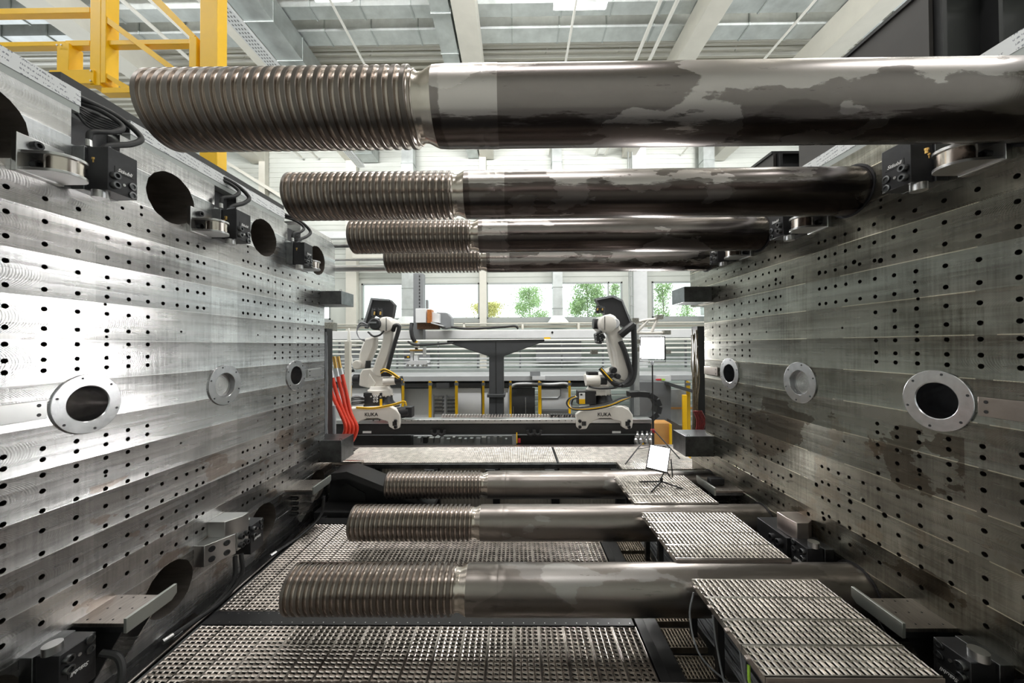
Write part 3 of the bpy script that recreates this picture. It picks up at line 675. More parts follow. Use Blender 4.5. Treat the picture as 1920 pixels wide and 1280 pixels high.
# black frame members
def bar(name, x0, x1, y0, y1, z0, z1, mat, label, cat='beam', group=None, bev=.003): return tag(MB().box(x0, x1, y0, y1, z0, z1).obj(name, mat, bev=bev), label, cat, group)
fb = 'black beams framing the floor planks'
bar('floor_beam', -2.84, 1.04, 3.19, 3.35, -2.60, -2.49, BLACK, 'black flat floor beam crossing under the second lower bar', group=fb)
bar('floor_beam', -2.84, 1.04, 5.0, 5.16, -2.60, -2.49, BLACK, 'black flat floor beam at the back of the second plank field', group=fb)
bar('floor_beam', 1.06, 1.14, 1.6, 5.6, -2.60, -2.49, BLACK, 'black lengthwise floor beam right of the planks, raised inner rail', group=fb)
bar('floor_beam', 1.15, 1.27, 1.6, 5.6, -2.62, -2.52, BLACK, 'black lengthwise floor beam right of the planks, flat outer rail', group=fb)
bar('floor_beam', -2.86, -2.80, 1.6, 5.6, -2.60, -2.50, GUIDE, 'thin dark rail along the left edge of the floor planks', group=fb)
bar('floor_channel', -3.6, -2.87, 1.2, 6.0, -2.80, -2.66, BLACK, 'black channel floor under the left plate')
bar('floor_beam', -3.060, -3.036, 1.42, 5.945, -2.635, -2.62, EDGE, 'thin bright sill strip under the left plate', group=fb)
m = MB()
for i in range(40):
    for y in (3.215, 3.32): m.cyl((-2.7+i*.095*1, y, -2.49), (-2.7+i*.095, y, -2.487), .005, n=6)
fb0 = [o for o in COL.objects if o.get('label', '').startswith('black flat floor beam crossing')][0]
m.obj('screw_heads', SILVER, fb0)
# cables right of the floor beam
random.seed(3)
m = MB()
for k in range(40):
    x = 1.66+random.random()*.30; pts = []
    for j in range(9):
        y = 1.9+j*.42; pts.append((x+random.uniform(-.03, .03)+.02*math.sin(j+k), y, -2.56+random.random()*.06))
    m.tube(pts, random.choice((.005, .007, .009)), n=6, sm=4)
tag(m.obj('cable_bundle', GREYC), 'long bundle of grey cables on the floor beside the raised platforms', 'cables', kind='stuff')
m = MB()
for k in range(3): m.tube([(1.60+.02*k, 2.60, -2.2), (1.55, 2.45, -2.30), (1.62, 2.32, -2.42), (1.75, 2.28, -2.46), (1.72, 2.2, -2.5), (1.55+.03*k, 2.14, -2.46), (1.58, 2.3, -2.44), (1.72, 2.12, -2.5)], .008, n=8)
tag(m.obj('coiled_cable', GREYC), 'loose coil of grey cable below the nearest raised platform', 'cable')
tag(MB().tube([(1.40, 2.86, -1.97), (1.36, 2.84, -2.15), (1.38, 2.72, -2.35), (1.58, 2.62, -2.5)], .007, n=8).obj('dangling_cable', GREYC), 'grey cable hanging from the far corner of the nearest raised platform', 'cable')
tag(MB().tube([(1.42, 2.62, -1.97), (1.44, 2.60, -2.2), (1.46, 2.5, -2.42), (1.6, 2.45, -2.5)], .007, n=8).obj('dangling_cable', GREYC), 'grey cable hanging from the middle of the nearest raised platform', 'cable')
tag(MB().tube([(1.42, 2.22, -1.97), (1.40, 2.18, -2.05), (1.43, 2.14, -2.12), (1.45, 2.12, -2.3)], .009, n=8).obj('earth_wire', GREENP), 'green and yellow earth wire under the nearest raised platform', 'wire')
# raised platforms over the right side
for gi, (ya, yb, nn) in enumerate(((2.06, 2.905, 4), (3.18, 4.045, 4), (4.30, 5.185, 4))):
    wd = (yb-ya)/nn; zp = -1.90
    p = plank_mesh(1.005, wd-.004, .040, .050, GRATE, 'platform_plank', .12)
    gl = ['nearest', 'middle', 'farthest'][gi]
    tag(p, 'pale perforated plank', 'platform plank', 'planks of the %s raised platform at right' % gl)
    ps = lay(p, nn, (1.41, yb, zp), (0, -wd, 0), -PI/2)
    for k, o in enumerate(ps): o['label'] = 'pale perforated plank of the %s raised platform, %s from its far edge' % (gl, ['first', 'second', 'third', 'fourth'][k])
    T = thing('support_stand', 'dark support stand under the %s raised platform at right' % gl, 'stand', 'stands under the raised platforms')
    f = MB().box(1.41, 2.415, ya-.006, ya-.001, zp-.045, zp+.003).obj('front_edge', EDGE, T)
    for y in (ya+.04, yb-.1): MB().box(1.46, 2.38, y, y+.05, zp-.11, zp-.046).obj('cross_bar', BLACK, T)
    for x in (1.56, 2.26):
        for y in (ya+.04, yb-.1): MB().box(x, x+.05, y, y+.05, -2.88, zp-.11).obj('leg', BLACK, T)
    for k in range(nn):
        MB().box(1.392, 1.42, yb-wd*k-.075, yb-wd*k-.045, zp-.03, zp-.012).obj('clip', EDGE, T, bev=.004)
# the dark base under everything
struct(MB().box(-16, 16, -8, 30, -3.70, -3.60), 'floor', CONC)
bar('machine_bed', -4.4, 4.4, -.5, 6.0, -3.6, -2.9, PIT, 'dark machine bed below the floor planks', 'machine bed')

# ------------------------------------------------------------------ walkway behind
walk = 'planks of the walkway behind the bars'
zwk = -2.05
for (xa, xb, yf) in ((-3.16, .70, 6.22), (.74, 3.12, 6.22)):
    nn = 5; wd = (7.15-yf)/nn
    p = plank_mesh(xb-xa, wd-.004, .034, .031, GRATE, 'walkway_plank')
    tag(p, 'long perforated walkway plank %s of the black joint, behind the lower bars' % ('left' if xa < 0 else 'right'), 'walkway plank', walk)
    for k, o in enumerate(lay(p, nn, (xa, 7.15, zwk), (0, -wd, 0), -PI/2)): o['label'] = 'long perforated walkway plank, %s of the black joint, %s from the back' % ('left' if xa < 0 else 'right', ORD[k])
p = plank_mesh(1.35, .165, .034, .031, GRATE, 'walkway_plank'); tag(p, 'short perforated walkway plank stepping forward at the right', 'walkway plank', walk)
for k, o in enumerate(lay(p, 2, (1.74, 6.215, zwk), (0, -.168, 0), -PI/2)): o['label'] = 'short perforated walkway plank stepping forward at the right, %s one' % ('rear', 'front')[k]
bar('walkway_edge', -3.4, 3.4, 7.16, 7.30, -2.10, -2.035, EDGE, 'bright aluminium edge strip at the back of the walkway', 'edge strip')
bar('walkway_beam', -3.2, 1.72, 6.17, 6.215, -2.13, -2.055, GUIDE, 'dark steel beam under the front of the walkway', 'beam')
bar('walkway_joint', .703, .737, 6.22, 7.15, -2.12, -2.045, BLACK, 'black joint strip between the two walkway fields', 'joint')
for i, (a, b) in enumerate(((630, 694), (713, 811), (824, 924), (937, 1034), (1049, 1156))):
    m = MB(); A, B = at(a, 900, 6.3), at(b, 900, 6.3); n = int((B.x-A.x)/.03)
    vs = []; 
    for k in range(n+1):
        x = A.x+(B.x-A.x)*k/n; vs += [(x, 6.3-(.008 if k % 2 else 0), -2.95), (x, 6.3-(.008 if k % 2 else 0), -2.14)]
    m.add(vs, [(2*k, 2*k+2, 2*k+3, 2*k+1) for k in range(n)]); m.box(A.x, B.x, 6.301, 6.33, -2.95, -2.14)
    tag(m.obj('kick_panel', BEIGE, smooth=False), 'beige ribbed panel under the walkway, %s from the left' % ['first', 'second', 'third', 'fourth', 'fifth'][i], 'panel', 'beige panels under the walkway')
for i, (a, b) in enumerate(((694, 713), (811, 824), (924, 937), (1034, 1049), (1156, 1170))):
    A, B = at(a, 900, 6.2), at(b, 900, 6.2)
    T = thing('walkway_post', 'black post under the walkway, %s from the left' % ['first', 'second', 'third', 'fourth', 'fifth'][i], 'post', 'black posts under the walkway')
    MB().box(A.x, B.x, 6.20, 6.29, -2.9, -2.13).obj('post', BLACK, T)
    MB().box(A.x-.12, A.x+.10, 6.13, 6.17, -2.18, -2.13).obj('clamp', BLACK, T); MB().tube([(A.x-.12, 6.125, -2.135), (A.x+.04, 6.125, -2.135), (A.x+.04, 6.125, -2.175)], .005, n=5, sm=1).obj('clamp_edge', PIPEG, T)
bar('walkway_beam', -3.2, 1.72, 6.16, 6.2, -2.37, -2.31, BLACK, 'black cross beam below the walkway panels, behind the farthest lower bar', 'beam')
# black wedge machine frame at lower left
T = thing('machine_bracket', 'black sloping machine frame in the lower left, behind the ribbed bars', 'machine frame')
q = [at(620, 893, 5.7), at(655, 884, 5.7), at(800, 946, 5.7), at(800, 962, 5.7), at(720, 960, 5.7), at(640, 1005, 5.7), at(610, 1000, 5.7)]
MB().prism(q, (0, .1, 0)).obj('side_plate', BLACK, T)
MB().pp([(620, 888), (650, 884), (812, 948), (812, 956), (650, 897), (620, 900)], 5.35, .4).obj('sloping_flange', simple('dull black paint', (.022, .022, .023), 0, .5, .1, 4), T)
MB().pp([(640, 912), (650, 906), (685, 925), (686, 948), (640, 944)], 5.68, .02).obj('pocket', PIT, T)
bar('cable_channel', -3.0, -2.2, 5.25, 5.6, -2.9, -2.45, BLACK, 'black box channel left of the ribbed bars at floor level', 'channel')
q = at(623, 988, 5.2); tag(MB().box(q.x-.02, q.x+.07, 5.23, 5.24, q.z-.05, q.z+.05).obj('warning_sticker', LABELW), 'small white sticker on the black channel by the floor planks', 'sticker')
q = at(625, 872, 5.95); T = thing('guide_cylinder', 'brown steel guide cylinder under the walkway at the left plate edge', 'cylinder'); MB().cyl((-3.1, 6.0, -1.98), (-2.6, 6.0, -1.98), .055, n=20).obj('shaft', RIBM, T)
# chrome guide rods passing behind
for i, (px, py, r, mt, lb) in enumerate(((640, 503, .055, SILVER, 'polished guide rod between left plate edge and farthest upper bar'), (640, 487, .02, PIPEG, 'thin threaded rod above the polished guide rod'), (640, 461, .03, GUIDE, 'dark thin tube beside the third upper ribbed bar'))):
    c = at(px, py, 6.15); tag(MB().cyl((-4.3, 6.15, c.z), (4.2 if i == 0 else -1.5, 6.15, c.z-.0), r, n=20).obj('guide_rod', mt), lb, 'rod')
# vertical black cable masts at the plate ends
for s, x0, x1, nm in ((-1, -3.36, -3.27, 'left'), (1, 3.10, 3.22, 'right')):
    T = thing('cable_mast', 'black upright cable mast at the back edge of the %s plate' % nm, 'mast')
    MB().box(x0, x1, 6.10, 6.3, -3.6, .31).obj('post', BLACK, T)
    m = MB(); random.seed(4)
    for k in range(9):
        xx = (x1+.01 if s < 0 else x0-.10+.012*k); m.tube([(xx+random.uniform(-.02, .02), 6.08, .2-j*.28+random.uniform(-.05, .05)) for j in range(7)], .008, n=6, sm=3)
    m.obj('cables', simple('brown cable braid', (.12, .09, .05), 0, .5, .5, 40) if s > 0 else GREYC, T)
m = MB()
for k in range(6): m.ptube([(1300+3*k, 770, 6.0), (1307+3*k, 790, 6.0), (1303+2*k, 820, 6.0), (1300+2*k, 850, 6.0)], .012, n=6)
tag(m.obj('hose_bundle', simple('dark red tubes', (.2, .03, .03), 0, .4, .4, 20)), 'dark red and grey tubes hanging at the back edge of the right plate', 'hoses', kind='stuff')
# red hoses
for k, (x0, y0, x1, x2) in enumerate(((614, 708, 645, 648), (623, 706, 651, 655), (633, 704, 657, 662), (641, 700, 664, 669))):
    T = thing('red_hose', 'red braided hose beside the left robot, %s from the left' % ['first', 'second', 'third', 'fourth'][k], 'hose', 'red hoses beside the left plate')
    d = 6.5+.05*k
    MB().ptube([(x0, y0, d), (x0+9, 740, d), (x1-6, 775, d), (x2, 800, d), (x2-6, 822, d), (x2-18, 838, d)], .034, n=12).obj('hose', RED, T)
    MB().ptube([(x0, y0+2, d), (x0-3, 690, d)], .042, n=12, sm=1).obj('collar', PIPEG, T)
    MB().ptube([(x0-3, 690, d), (x0-7, 668, d)], .032, n=12, sm=1).obj('brass_stem', BRASS, T)
for k in range(4):
    tag(MB().ptube([(611+5*k, 760, 6.4), (612+5*k, 785, 6.4), (609+6*k, 815, 6.4), (612+4*k, 838, 6.4)], .028, n=10).obj('grey_cable', GREYC), 'thick grey cable behind the red hoses, %s from the left' % ['first', 'second', 'third', 'fourth'][k], 'cable', 'grey cables behind the red hoses')
_a = at(646, 640, 7.35); tag(MB().box(_a.x, _a.x+.10, 7.35, 7.45, -3.6, _a.z).obj('upright_profile', CREAM), 'cream upright profile behind the red hoses', 'post')

# ------------------------------------------------------------------ robot track
T = thing('robot_track', 'long black floor track carrying the two robots', 'robot track')
MB().pbox(600, 794, 1222, 816, 7.55, .30).obj('rail_beam', BLACK, T, bev=.01)
MB().pbox(600, 785, 1222, 795, 7.50, .22).obj('guide_rail', SILVER, T, bev=.01)
MB().pbox(600, 814, 1222, 816.5, 7.50, .05).obj('lower_flange', MIDG, T)
for x0, x1 in ((600, 770), (968, 1195)):
    a, b = at(x0, 818, 7.62), at(x1, 818, 7.62); MB().box(a.x, b.x, 7.62, 7.82, -3.6, a.z+.02).obj('foundation_beam', BLACK, T)
for x0, x1 in ((700, 740), (1022, 1060), (1098, 1138)): MB().pp([(x0+4, 820), (x1-4, 820), (x1, 823), (x1-4, 826), (x0+4, 826), (x0, 823)], 7.612, .01).obj('oval_opening', PIT, T)
m = MB()
for i in range(34): c = at(700+i*12, 788, 7.49); m.cyl(c, c-Vector((0, .02, 0)), .012, n=8)
m.obj('rail_bolts', GUIDE, T)
for x in (815, 828, 995, 1008): MB().ptube([(x-6, 806, 7.45), (x-5, 812, 7.45), (x, 815, 7.45), (x+5, 812, 7.45), (x+6, 806, 7.45)], .03, n=8).obj('foot_bracket', BLACK, T)
for x in (680, 1148): MB().pbox(x, 808, x+16, 812, 7.54, .01).obj('sticker', LABELW, T)
T = thing('chain_cover', 'pale perforated cover along the top of the robot track', 'cover')
m = MB()
for i in range(48): m.pp([(826+i*5.5, 785), (829.6+i*5.5, 785), (831.6+i*5.5, 778), (828+i*5.5, 778)], 7.74, .12)
m.obj('slats', EDGE, T, smooth=False); MB().pbox(822, 784, 1095, 788, 7.72, .16).obj('edge', EDGE, T)
T = thing('energy_chain', 'black flat cable chain lying on the robot track', 'cable chain')
m = MB()
for i in range(12): m.pp([(1030+i*5, 787), (1033+i*5, 787), (1036+i*5, 777), (1032+i*5, 777)], 7.74, .12)
m.obj('links', BLACK, T); MB().pbox(1030, 785, 1092, 789, 7.72, .16).obj('side_band', BLACK, T)
# lower tray with fittings
T = thing('pneumatic_tray', 'pale tray with small valves under the middle of the robot track', 'tray')
_a, _b = at(775, 817, 7.6), at(960, 833, 7.6); MB().box(_a.x, _b.x, 7.95, 8.2, -3.6, _b.z).obj('stand', GREYM, T); MB().pbox(775, 817, 960, 836, 7.86, .3).obj('tray', PANELW, T)
random.seed(9)
for i in range(16):
    x = 782+i*11; MB().pbox(x, 819+random.random()*4, x+4+random.random()*5, 831, 7.72, .12).obj('valve', random.choice((SILVER, PIPEG, BLOCKM, PANELW)), T)
MB().pbox(968, 811, 970, 831, 7.42, .02).obj('yellow_tag', YEL, T); MB().pbox(971, 822, 976, 830, 7.42, .02).obj('red_tag', REDP, T)
T = thing('valve_block', 'cluster of clear glass-like valves right of the track end', 'valves')
for i in range(4):
    for j in range(2): MB().lathe([(0, .03), (.05, .045), (.10, .04), (.12, .02), (.17, .02), (.17, 0)], at(1192+i*9+j*3, 832-j*9, 7.4+.1*j), (0, 0, 1), 12).obj('valve', SILVER, T)

# ------------------------------------------------------------------ robots
CAR = [(1080, 777), (1090, 770), (1107, 764), (1167, 761), (1180, 768), (1187, 778), (1187, 792), (1185, 803), (1175, 805), (1166, 800), (1164, 790), (1152, 787), (1145, 784), (1125, 784), (1112, 790), (1105, 795), (1100, 804), (1088, 805), (1081, 801)]
def carriage(T, ox):
    sh = lambda P: [(x+ox, y) for x, y in P]
    c = MB().pp(sh(CAR), 7.45, .14).obj('carriage', ROBW, T, bev=.02)
    MB().pp(sh(CAR), 7.86, .12).obj('carriage', ROBW, T, bev=.02)
    MB().pbox(1090+ox, 764, 1180+ox, 786, 7.59, .27).obj('carriage_deck', ROBW, T, bev=.02)
    for x in (1093, 1175):
        MB().pbox(x-2+ox, 790, x+6+ox, 798, 7.44, .03).obj('port', BLACK, c)
        for y in (789, 800):
            p = at(x-6+ox if x < 1100 else x+4+ox, y, 7.45); MB().bolt(p, (0, -1, 0), .035, .03).obj('bolt', BLOCKM, c)
    o = at(1133+ox, 777, 7.448); text('KUKA', .105, o, (1, 0, 0), (0, 0, 1), BLACK, 'lettering', c, .003).scale = (1, 1, 1)
def sweep(T, pix, r, mat, name='cable'): MB().ptube(pix, r, n=10).obj(name, mat, T)
def drum(T, px, py, rp, d0, d1, mat, name):
    a = at(px, py, d0); R = rp/FPX*d0; MB().lathe([(0, 0), (0, R*.8), (.01, R*.9), (.03, R), (d1-d0-.03, R), (d1-d0, R*.9), (d1-d0, 0)], a, (0, 1, 0), 32).obj(name, mat, T)
T = thing('industrial_robot', 'white industrial robot arm on the track, right hand one with black hose down its back', 'robot', 'white robot arms on the track')
carriage(T, 0)
c = at(1131, 760, 7.78); s1 = 7.95/FPX
MB().lathe([(0, 25*s1), (.03, 25*s1), (.06, 20*s1), (.16, 15*s1), (.26, 14*s1), (.27, 0)], c, (0, 0, 1), 40).obj('pedestal', ROBK, T)
c = at(1122, 739, 7.8); MB().lathe([(0, 18*s1), (.02, 21*s1), (.06, 22*s1), (.12, 22*s1), (.14, 20*s1), (.20, 18*s1), (.20, 0)], c, (0, 0, 1), 40).obj('turret', ROBW, T)
m = MB()
for k in range(16): a = 2*PI*k/16; m.bolt(c+Vector((math.cos(a)*19*s1, math.sin(a)*19*s1, .02)), (math.cos(a), math.sin(a), 0), .018, .05)
m.obj('turret_screws', ROBW, T)
MB().pp([(1100, 706), (1104, 702), (1130, 700), (1150, 690), (1163, 688), (1170, 700), (1172, 716), (1150, 724), (1103, 724)], 7.75, .42).obj('shoulder', ROBW, T, bev=.03)
MB().cyl(at(1098, 713, 7.62), at(1124, 713, 7.62), .115, n=28).obj('motor', ROBW, T)
MB().cyl(at(1124, 714, 7.62), at(1137, 714, 7.62), .08, n=24).obj('motor_cap', ROBK, T)
MB().pbox(1103, 697, 1122, 704, 7.6, .25).obj('terminal_box', ROBK, T, bev=.01)
MB().pp([(1126, 598), (1133, 591), (1145, 588), (1155, 592), (1162, 606), (1168, 632), (1175, 660), (1182, 690), (1184, 705), (1180, 714), (1170, 717), (1160, 712), (1157, 690), (1153, 662), (1147, 642), (1140, 624), (1128, 618), (1124, 608)], 7.72, .26).obj('lower_arm', ROBW, T, bev=.045)
drum(T, 1140, 606, 16.5, 7.62, 8.3, ROBW, 'elbow_drum'); drum(T, 1153, 606, 10, 7.66, 7.72, PANELW, 'elbow_cover')
m = MB()
for k in range(14): m.bolt(at(1133.5, 594+k*1.8, 7.63), (0, -1, 0), .009, .02)
m.obj('elbow_screws', GUIDE, T)
MB().pp([(1139, 630), (1150, 625), (1160, 655), (1168, 690), (1163, 706), (1155, 700), (1145, 665)], 8.05, .25).obj('forearm', ROBW, T, bev=.04)
MB().pp([(1117, 559), (1150, 553), (1168, 562), (1185, 604), (1187, 613), (1176, 616), (1148, 600), (1136, 592), (1128, 578)], 7.98, .22).obj('mounting_plate', ROBK, T, bev=.012)
MB().pp([(1117, 559), (1118, 563), (1149, 557), (1166, 565), (1182, 605), (1186, 612), (1168, 562), (1150, 553)], 7.96, .03).obj('plate_rim', MIDG, T)
for x in (1120, 1129): 
    b = MB().lathe([(0, .05), (.12, .05), (.13, .04), (.16, .04), (.16, 0)], at(x, 587, 7.75), (.1, 0, 1), 16).obj('valve', ROBK, T); MB().cyl(at(x, 582, 7.68), at(x+1, 578, 7.68), .018, n=8).obj('valve_stem', BRASS, b)
MB().cyl(at(1112, 607, 7.9), at(1127, 607, 7.9), .115, n=24).obj('wrist_motor', ROBK, T)
MB().pp([(1117, 625), (1128, 620), (1136, 632), (1128, 645), (1120, 643)], 7.75, .25).obj('tool_flange', BLOCKM, T, bev=.02)
m = MB(); random.seed(5)
for k in range(14): c = at(1117+random.random()*15, 622+random.random()*20, 7.72); MB().cyl(c, c-Vector((0, .03, 0)), .012, n=6).obj('tool_pin', SILVER, T)
for (off, r) in ((0, .055), (3, .035)):
    sweep(T, [(1163, 640+off, 7.7), (1170, 655, 7.66), (1178, 680, 7.66), (1183, 700, 7.66), (1176, 716+off, 7.64), (1160, 722, 7.62), (1148, 716, 7.58)], r, RUBBER, 'hose')
sweep(T, [(1163, 628, 7.7), (1175, 618, 7.65), (1188, 608, 7.65)], .085, RUBBER, 'hose_sleeve')
sweep(T, [(1188, 608, 7.7), (1189, 640, 7.7), (1190, 680, 7.7), (1188, 705, 7.68), (1180, 719, 7.66), (1165, 722, 7.62)], .06, RUBBER, 'hose')
sweep(T, [(1125, 690, 7.55), (1135, 702, 7.52), (1148, 716, 7.52), (1160, 720, 7.52)], .045, RUBBER, 'hose'); sweep(T, [(1127, 691, 7.50), (1137, 702, 7.47), (1148, 714, 7.47)], .012, YEL, 'yellow_stripe')
drum(T, 1152, 694, 6, 7.5, 7.7, ROBK, 'balancer'); drum(T, 1147, 704, 5, 7.48, 7.7, ROBK, 'balancer'); drum(T, 1160, 706, 5, 7.48, 7.7, ROBK, 'balancer')
sweep(T, [(1103, 724, 7.55), (1122, 728, 7.5), (1150, 727, 7.5), (1165, 722, 7.5)], .02, RUBBER)
MB().pbox(1084, 733, 1118, 758, 7.55, .25).obj('control_box', ROBK, T, bev=.01)
l = MB().pbox(1086, 736, 1097, 757, 7.54, .01).obj('label_plate', LABELW, T); MB().pbox(1086, 748, 1097, 757, 7.535, .006).obj('yellow_label', YEL, l); MB().pbox(1088, 738, 1092, 741, 7.535, .004).obj('printed_marks', BLACK, l)
for k in range(4):
    sweep(T, [(1078+2*k, 742+k, 7.5), (1066+3*k, 748, 7.5), (1063+3*k, 758, 7.5), (1075, 767-k, 7.45), (1105, 768-k*2, 7.42), (1140, 762-k*2, 7.42), (1165, 752-k*2, 7.5), (1182, 744, 7.6)], .016, [RUBBER, YEL, GREYC, RUBBER][k])
Tc = thing('energy_chain', 'black cable chain looping in a half circle right of the right robot', 'cable chain')
m = MB(); pts = [at(*p) for p in ((1182, 742, 7.7), (1200, 741, 7.7), (1218, 742, 7.7), (1231, 750, 7.7), (1236, 762, 7.7), (1233, 775, 7.7), (1222, 784, 7.7), (1205, 787, 7.7), (1190, 787, 7.7))]
mm = MB().tube(pts, .01, sm=5); cen = [Vector((0, 0, 0))]
P = []
for i in range(len(pts)-1):
    for k in range(3): P.append(pts[i].lerp(pts[i+1], k/3))
for i in range(len(P)-1):
    a, b = P[i], P[i+1]; tg = (b-a).normalized(); nn = Vector((-tg.z, 0, tg.x))*.075
    m.prism([a-nn*.5, a+nn, b+nn, b-nn*.5][:4], (0, .28, 0))
m.obj('links', ROBK, Tc, smooth=False)

T = thing('industrial_robot', 'white industrial robot arm on the track, left hand one with its forearm folded down', 'robot', 'white robot arms on the track')
carriage(T, -437)
c = at(722, 762, 7.78)
MB().lathe([(0, 26*s1), (.03, 26*s1), (.06, 20*s1), (.14, 14*s1), (.24, 13*s1), (.25, 0)], c, (0, 0, 1), 40).obj('pedestal', ROBK, T)
c = at(713, 742, 7.8); MB().lathe([(0, 18*s1), (.02, 21*s1), (.06, 22*s1), (.14, 22*s1), (.16, 19*s1), (.22, 17*s1), (.22, 0)], c, (0, 0, 1), 40).obj('turret', ROBW, T)
m = MB()
for k in range(16): a = 2*PI*k/16; m.bolt(c+Vector((math.cos(a)*19*s1, math.sin(a)*19*s1, .02)), (math.cos(a), math.sin(a), 0), .018, .05)
m.obj('turret_screws', ROBW, T)
MB().pp([(674, 700), (679, 692), (695, 690), (704, 698), (712, 706), (740, 707), (746, 711), (744, 719), (720, 724), (700, 728), (688, 727), (672, 723)], 7.75, .42).obj('shoulder', ROBW, T, bev=.03)
MB().pp([(692, 700), (704, 718), (700, 727), (688, 726)], 7.72, .05).obj('shoulder_rib', ROBW, T, bev=.012)
MB().cyl(at(720, 715, 7.62), at(742, 713, 7.62), .09, n=24).obj('motor', ROBW, T); MB().cyl(at(742, 713, 7.62), at(754, 712, 7.62), .085, n=24).obj('motor_cap', ROBK, T)
MB().cyl(at(664, 710, 7.85), at(675, 710, 7.85), .10, n=24).obj('motor_cap', ROBK, T)
MB().pp([(710, 594), (728, 593), (735, 600), (737, 612), (736, 640), (729, 668), (718, 695), (714, 706), (702, 706), (697, 694), (704, 672), (713, 650), (718, 628), (711, 620)], 7.72, .26).obj('lower_arm', ROBW, T, bev=.045)
drum(T, 721, 608, 14, 7.64, 8.25, ROBW, 'elbow_drum'); drum(T, 702, 607, 11.5, 7.6, 8.2, ROBK, 'wrist_motor')
MB().pbox(690, 603, 705, 606, 7.58, .05).obj('motor_bracket', MIDG, T)
m = MB()
for k in range(14): m.bolt(at(724.5, 596+k*1.8, 7.63), (0, -1, 0), .009, .02)
m.obj('elbow_screws', GUIDE, T)
MB().pp([(683, 634), (703, 630), (702, 650), (693, 672), (684, 690), (675, 692), (671, 685), (672, 664), (677, 648)], 7.85, .25).obj('forearm', ROBW, T, bev=.045)
drum(T, 668, 684, 9, 7.78, 8.0, ROBW, 'wrist'); MB().cyl(at(690, 690, 7.9), at(690, 676, 7.9), .06, n=16).obj('wrist_cap', ROBK, T)
MB().pp([(663, 697), (640, 703), (643, 699), (661, 692)], 7.8, .06).obj('gripper_finger', ROBK, T)
MB().pp([(695, 558), (730, 561), (739, 571), (735, 594), (728, 600), (712, 596), (700, 590), (690, 602), (684, 616), (681, 606)], 7.98, .2).obj('mounting_plate', ROBK, T, bev=.012)
MB().pp([(695, 558), (681, 606), (684, 608), (698, 562), (729, 564), (730, 561)], 7.95, .04).obj('plate_rim', MIDG, T)
for x in (702, 713):
    b = MB().lathe([(0, .055), (.13, .055), (.14, .045), (.17, .045), (.17, 0)], at(x, 592, 7.75), (0, 0, 1), 16).obj('valve', ROBK, T); MB().cyl(at(x, 590, 7.68), at(x+1, 584, 7.68), .018, n=8).obj('valve_stem', BRASS, b)
sweep(T, [(690, 622, 7.62), (700, 630, 7.6), (712, 628, 7.58), (720, 620, 7.6)], .02, RUBBER, 'hose')
sweep(T, [(737, 620, 7.75), (740, 611, 7.7), (746, 610, 7.7), (748, 616, 7.7), (741, 640, 7.7), (733, 668, 7.7), (727, 692, 7.7)], .045, RUBBER, 'hose')
for k in range(5): sweep(T, [(690, 612-k, 7.7), (676, 612-2*k, 7.68), (669, 622-k, 7.66), (674, 634, 7.66), (684, 640-k, 7.66)], .01, [GREYC, RUBBER][k % 2])
for k in range(4): sweep(T, [(714, 694+2*k, 7.58), (722, 692+k, 7.55), (735, 698+k, 7.55), (745, 705+k, 7.55), (754, 712, 7.6)], .016, [YEL, RUBBER, RUBBER, YEL][k])
MB().pbox(714, 698, 732, 706, 7.56, .12).obj('terminal_box', ROBK, T, bev=.01)
cb = MB().pbox(681, 736, 716, 762, 7.55, .25).obj('control_box', ROBK, T, bev=.01)
for i in range(2):
    for j in range(3): p = at(702+5*i, 742+5*j, 7.55); MB().bolt(p, (0, -1, 0), .024, .02).obj('connector', PANELW, cb)
MB().pbox(712, 748, 716, 761, 7.53, .02).obj('yellow_label', YEL, T)
for k in range(7): sweep(T, [(683, 745+2*k, 7.5), (668, 742+3*k, 7.45), (655, 748+2*k, 7.45), (648, 760, 7.5)], .013, [GREYC, RUBBER, RUBBER][k % 3])
for k in range(3): sweep(T, [(668, 765-k, 7.43), (700, 766-k, 7.42), (735, 760-k, 7.42), (757, 754-k, 7.42), (762, 760-k, 7.45)], .013, [YEL, RUBBER, YEL][k])
MB().cyl(at(738, 775, 7.6), at(768, 771, 7.6), .12, n=20).obj('drive_motor', ROBK, T, bev=.01); MB().pbox(760, 763, 772, 783, 7.5, .2).obj('motor_end', ROBK, T, bev=.01)

# ------------------------------------------------------------------ gantry: T column, white beam, carriage, gripper
D = 9.6
T = thing('gantry_column', 'dark grey T shaped column carrying the white gantry beam', 'column')
MB().pp([(838, 638), (1021, 636), (1021, 640), (944, 668), (944, 790), (917, 790), (917, 668), (838, 642)], D, .5).obj('column', GREYM, T, bev=.015)
MB().pbox(929.3, 640, 930.6, 790, D-.004, .01).obj('seam', BLACK, T)
MB().pbox(913, 739, 947, 745, D-.06, .6).obj('flange', GREYM, T, bev=.01); a, b = at(917, 790, D), at(944, 790, D); MB().box(a.x, b.x, D, D+.5, -3.6, a.z).obj('foot', GREYM, T)
T = thing('gantry_beam', 'long white gantry beam with small yellow sticker, across the back', 'beam')
MB().pbox(590, 616, 1400, 636.5, D-.05, .55).obj('girder', WHITEP, T, bev=.01)
MB().pbox(1020, 632, 1032, 635.5, D-.056, .006).obj('yellow_sticker', YEL, T); c = at(1035.5, 623, D-.05); MB().cyl(c, c-Vector((0, .01, 0)), .03, n=14).obj('plug', BLACK, T)
T = thing('crane_rail', 'cream steel rail below the windows, along the far wall', 'rail')
MB().pbox(560, 604, 1420, 607, 14.5, .5).obj('top_flange', CREAM, T); MB().pbox(560, 607, 1420, 617, 14.7, .1).obj('web', CREAM, T); MB().pbox(560, 617, 1420, 620, 14.5, .5).obj('bottom_flange', CREAM, T)
